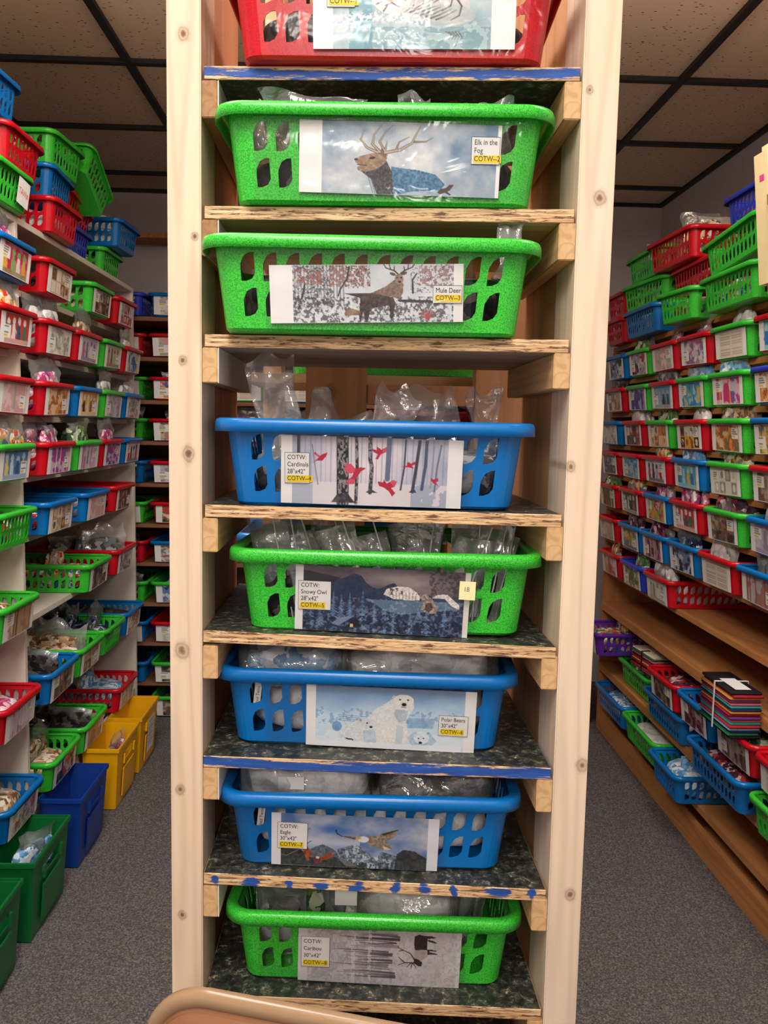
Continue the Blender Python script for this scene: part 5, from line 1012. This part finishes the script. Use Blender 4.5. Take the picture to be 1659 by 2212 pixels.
cloth_stack(1.074, 2.27, -.833, 17, .088, .20, 0, ['black', 'forest', 'navy', 'sky', 'crimson', 'teal', 'rose', 'plum', 'crimson', 'gold', 'navy', 'teal', 'rose', 'plum', 'gold', 'crimson'], 'white tied stack of many coloured folded cloth on the lower right unit', WHITE)

# ---------------------------------------------------------------- cream carrying case on the right unit
CRM = m_plain('cream_plastic', (226, 206, 158), .35, .5, .03); BRASS = m_plain('brass', (150, 120, 60), .35, .6); PNK = m_plain('pink_sticker', (226, 70, 140), .4)
t = thing('carrying_case', 'large cream hard plastic carrying case standing on top of the right shelving unit', 'case', (1.235, 2.015, HC+TR+.001), 0); t.rotation_euler = (0, R_(-6.5), R_(4))
def cbox(name, x0, x1, y0, y1, z0, z1, bev, mat, seg=4):
    bm = bmesh.new(); add_box(bm, x0, x1, y0, y1, z0, z1); bmesh.ops.bevel(bm, geom=bm.edges[:], offset=bev, segments=seg, affect='EDGES'); o = bm_obj(name, bm, mat, t); 
    for p_ in o.data.polygons: p_.use_smooth = False
    return o
cbox('case_shell', -.20, .24, .065, .170, .012, .375, .022, CRM); cbox('case_shell', -.20, .24, -.05, .0625, .012, .375, .022, CRM)
cbox('seam_strip', -.192, .232, .058, .070, .018, .368, .003, CRM, 1); cbox('latch', -.212, -.198, .05, .08, .215, .245, .003, BRASS, 2); cbox('latch', -.206, -.196, .045, .085, .120, .205, .003, CRM, 2)
cbox('sticker', -.2012, -.1995, .105, .125, .285, .300, .0004, PNK, 1); cbox('foot', -.17, -.13, .02, .11, 0, .014, .003, CRM, 2); cbox('foot', .17, .21, .02, .11, 0, .014, .003, CRM, 2)

# ---------------------------------------------------------------- folding chair in front of the rack
CHM = m_plain('tan_enamel', (134, 90, 58), .3, .5, .03, 12); CHR = m_plain('light_tan_edge', (150, 120, 90), .22, .5)
t = thing('folding_chair', 'tan folding chair in front of the wooden rack, only its back top in view', 'chair', (.000, .725, 0), R_(-15))
def rpanel(name, w, h, r, z0, y0, th, mat, lean=0.):
    bm = bmesh.new(); pts = rrect(w/2, h/2, r, 10); lo = [bm.verts.new((x, -th/2-.030*(1-(2*x/w)**2)*0, z)) for x, z in pts]; hi = [bm.verts.new((x, th/2, z)) for x, z in pts]; n = len(lo)
    for k in range(n): bm.faces.new((lo[k], lo[(k+1) % n], hi[(k+1) % n], hi[k]))
    bm.faces.new(lo); bm.faces.new(hi[::-1]); bmesh.ops.recalc_face_normals(bm, faces=bm.faces)
    bmesh.ops.bevel(bm, geom=[e for e in bm.edges if e.calc_face_angle(0) > .8], offset=th*.3, segments=3, affect='EDGES'); o = bm_obj(name, bm, mat, t, True); o.location = (0, y0, z0); o.rotation_euler = (lean, 0, 0); return o
rpanel('backrest', .395, .205, .055, 0.700, -.004, .016, CHM)
bm = bmesh.new(); pts = [(x, 0, z) for x, z in rrect(.2025, .1075, .062, 12)]; tube(bm, pts, .0095, 10, cyc=True); o = bm_obj('back_frame', bm, CHR, t, True); o.location = (0, .0, 0.700)
bm = bmesh.new(); 
for sx in (-1, 1): tube(bm, [(sx*.195, 0, .66), (sx*.197, -.02, .45), (sx*.20, -.22, .012)], .010, 8)
bm_obj('leg', bm, CHR, t, True)
for sx in (-1, 1):
    bm = bmesh.new(); tube(bm, [(sx*.178, -.20, .44), (sx*.182, .14, .012)], .010, 8); bm_obj('leg', bm, CHR, t, True)
o = rpanel('seat', .38, .36, .05, .44, -.17, .018, CHM, PI/2)
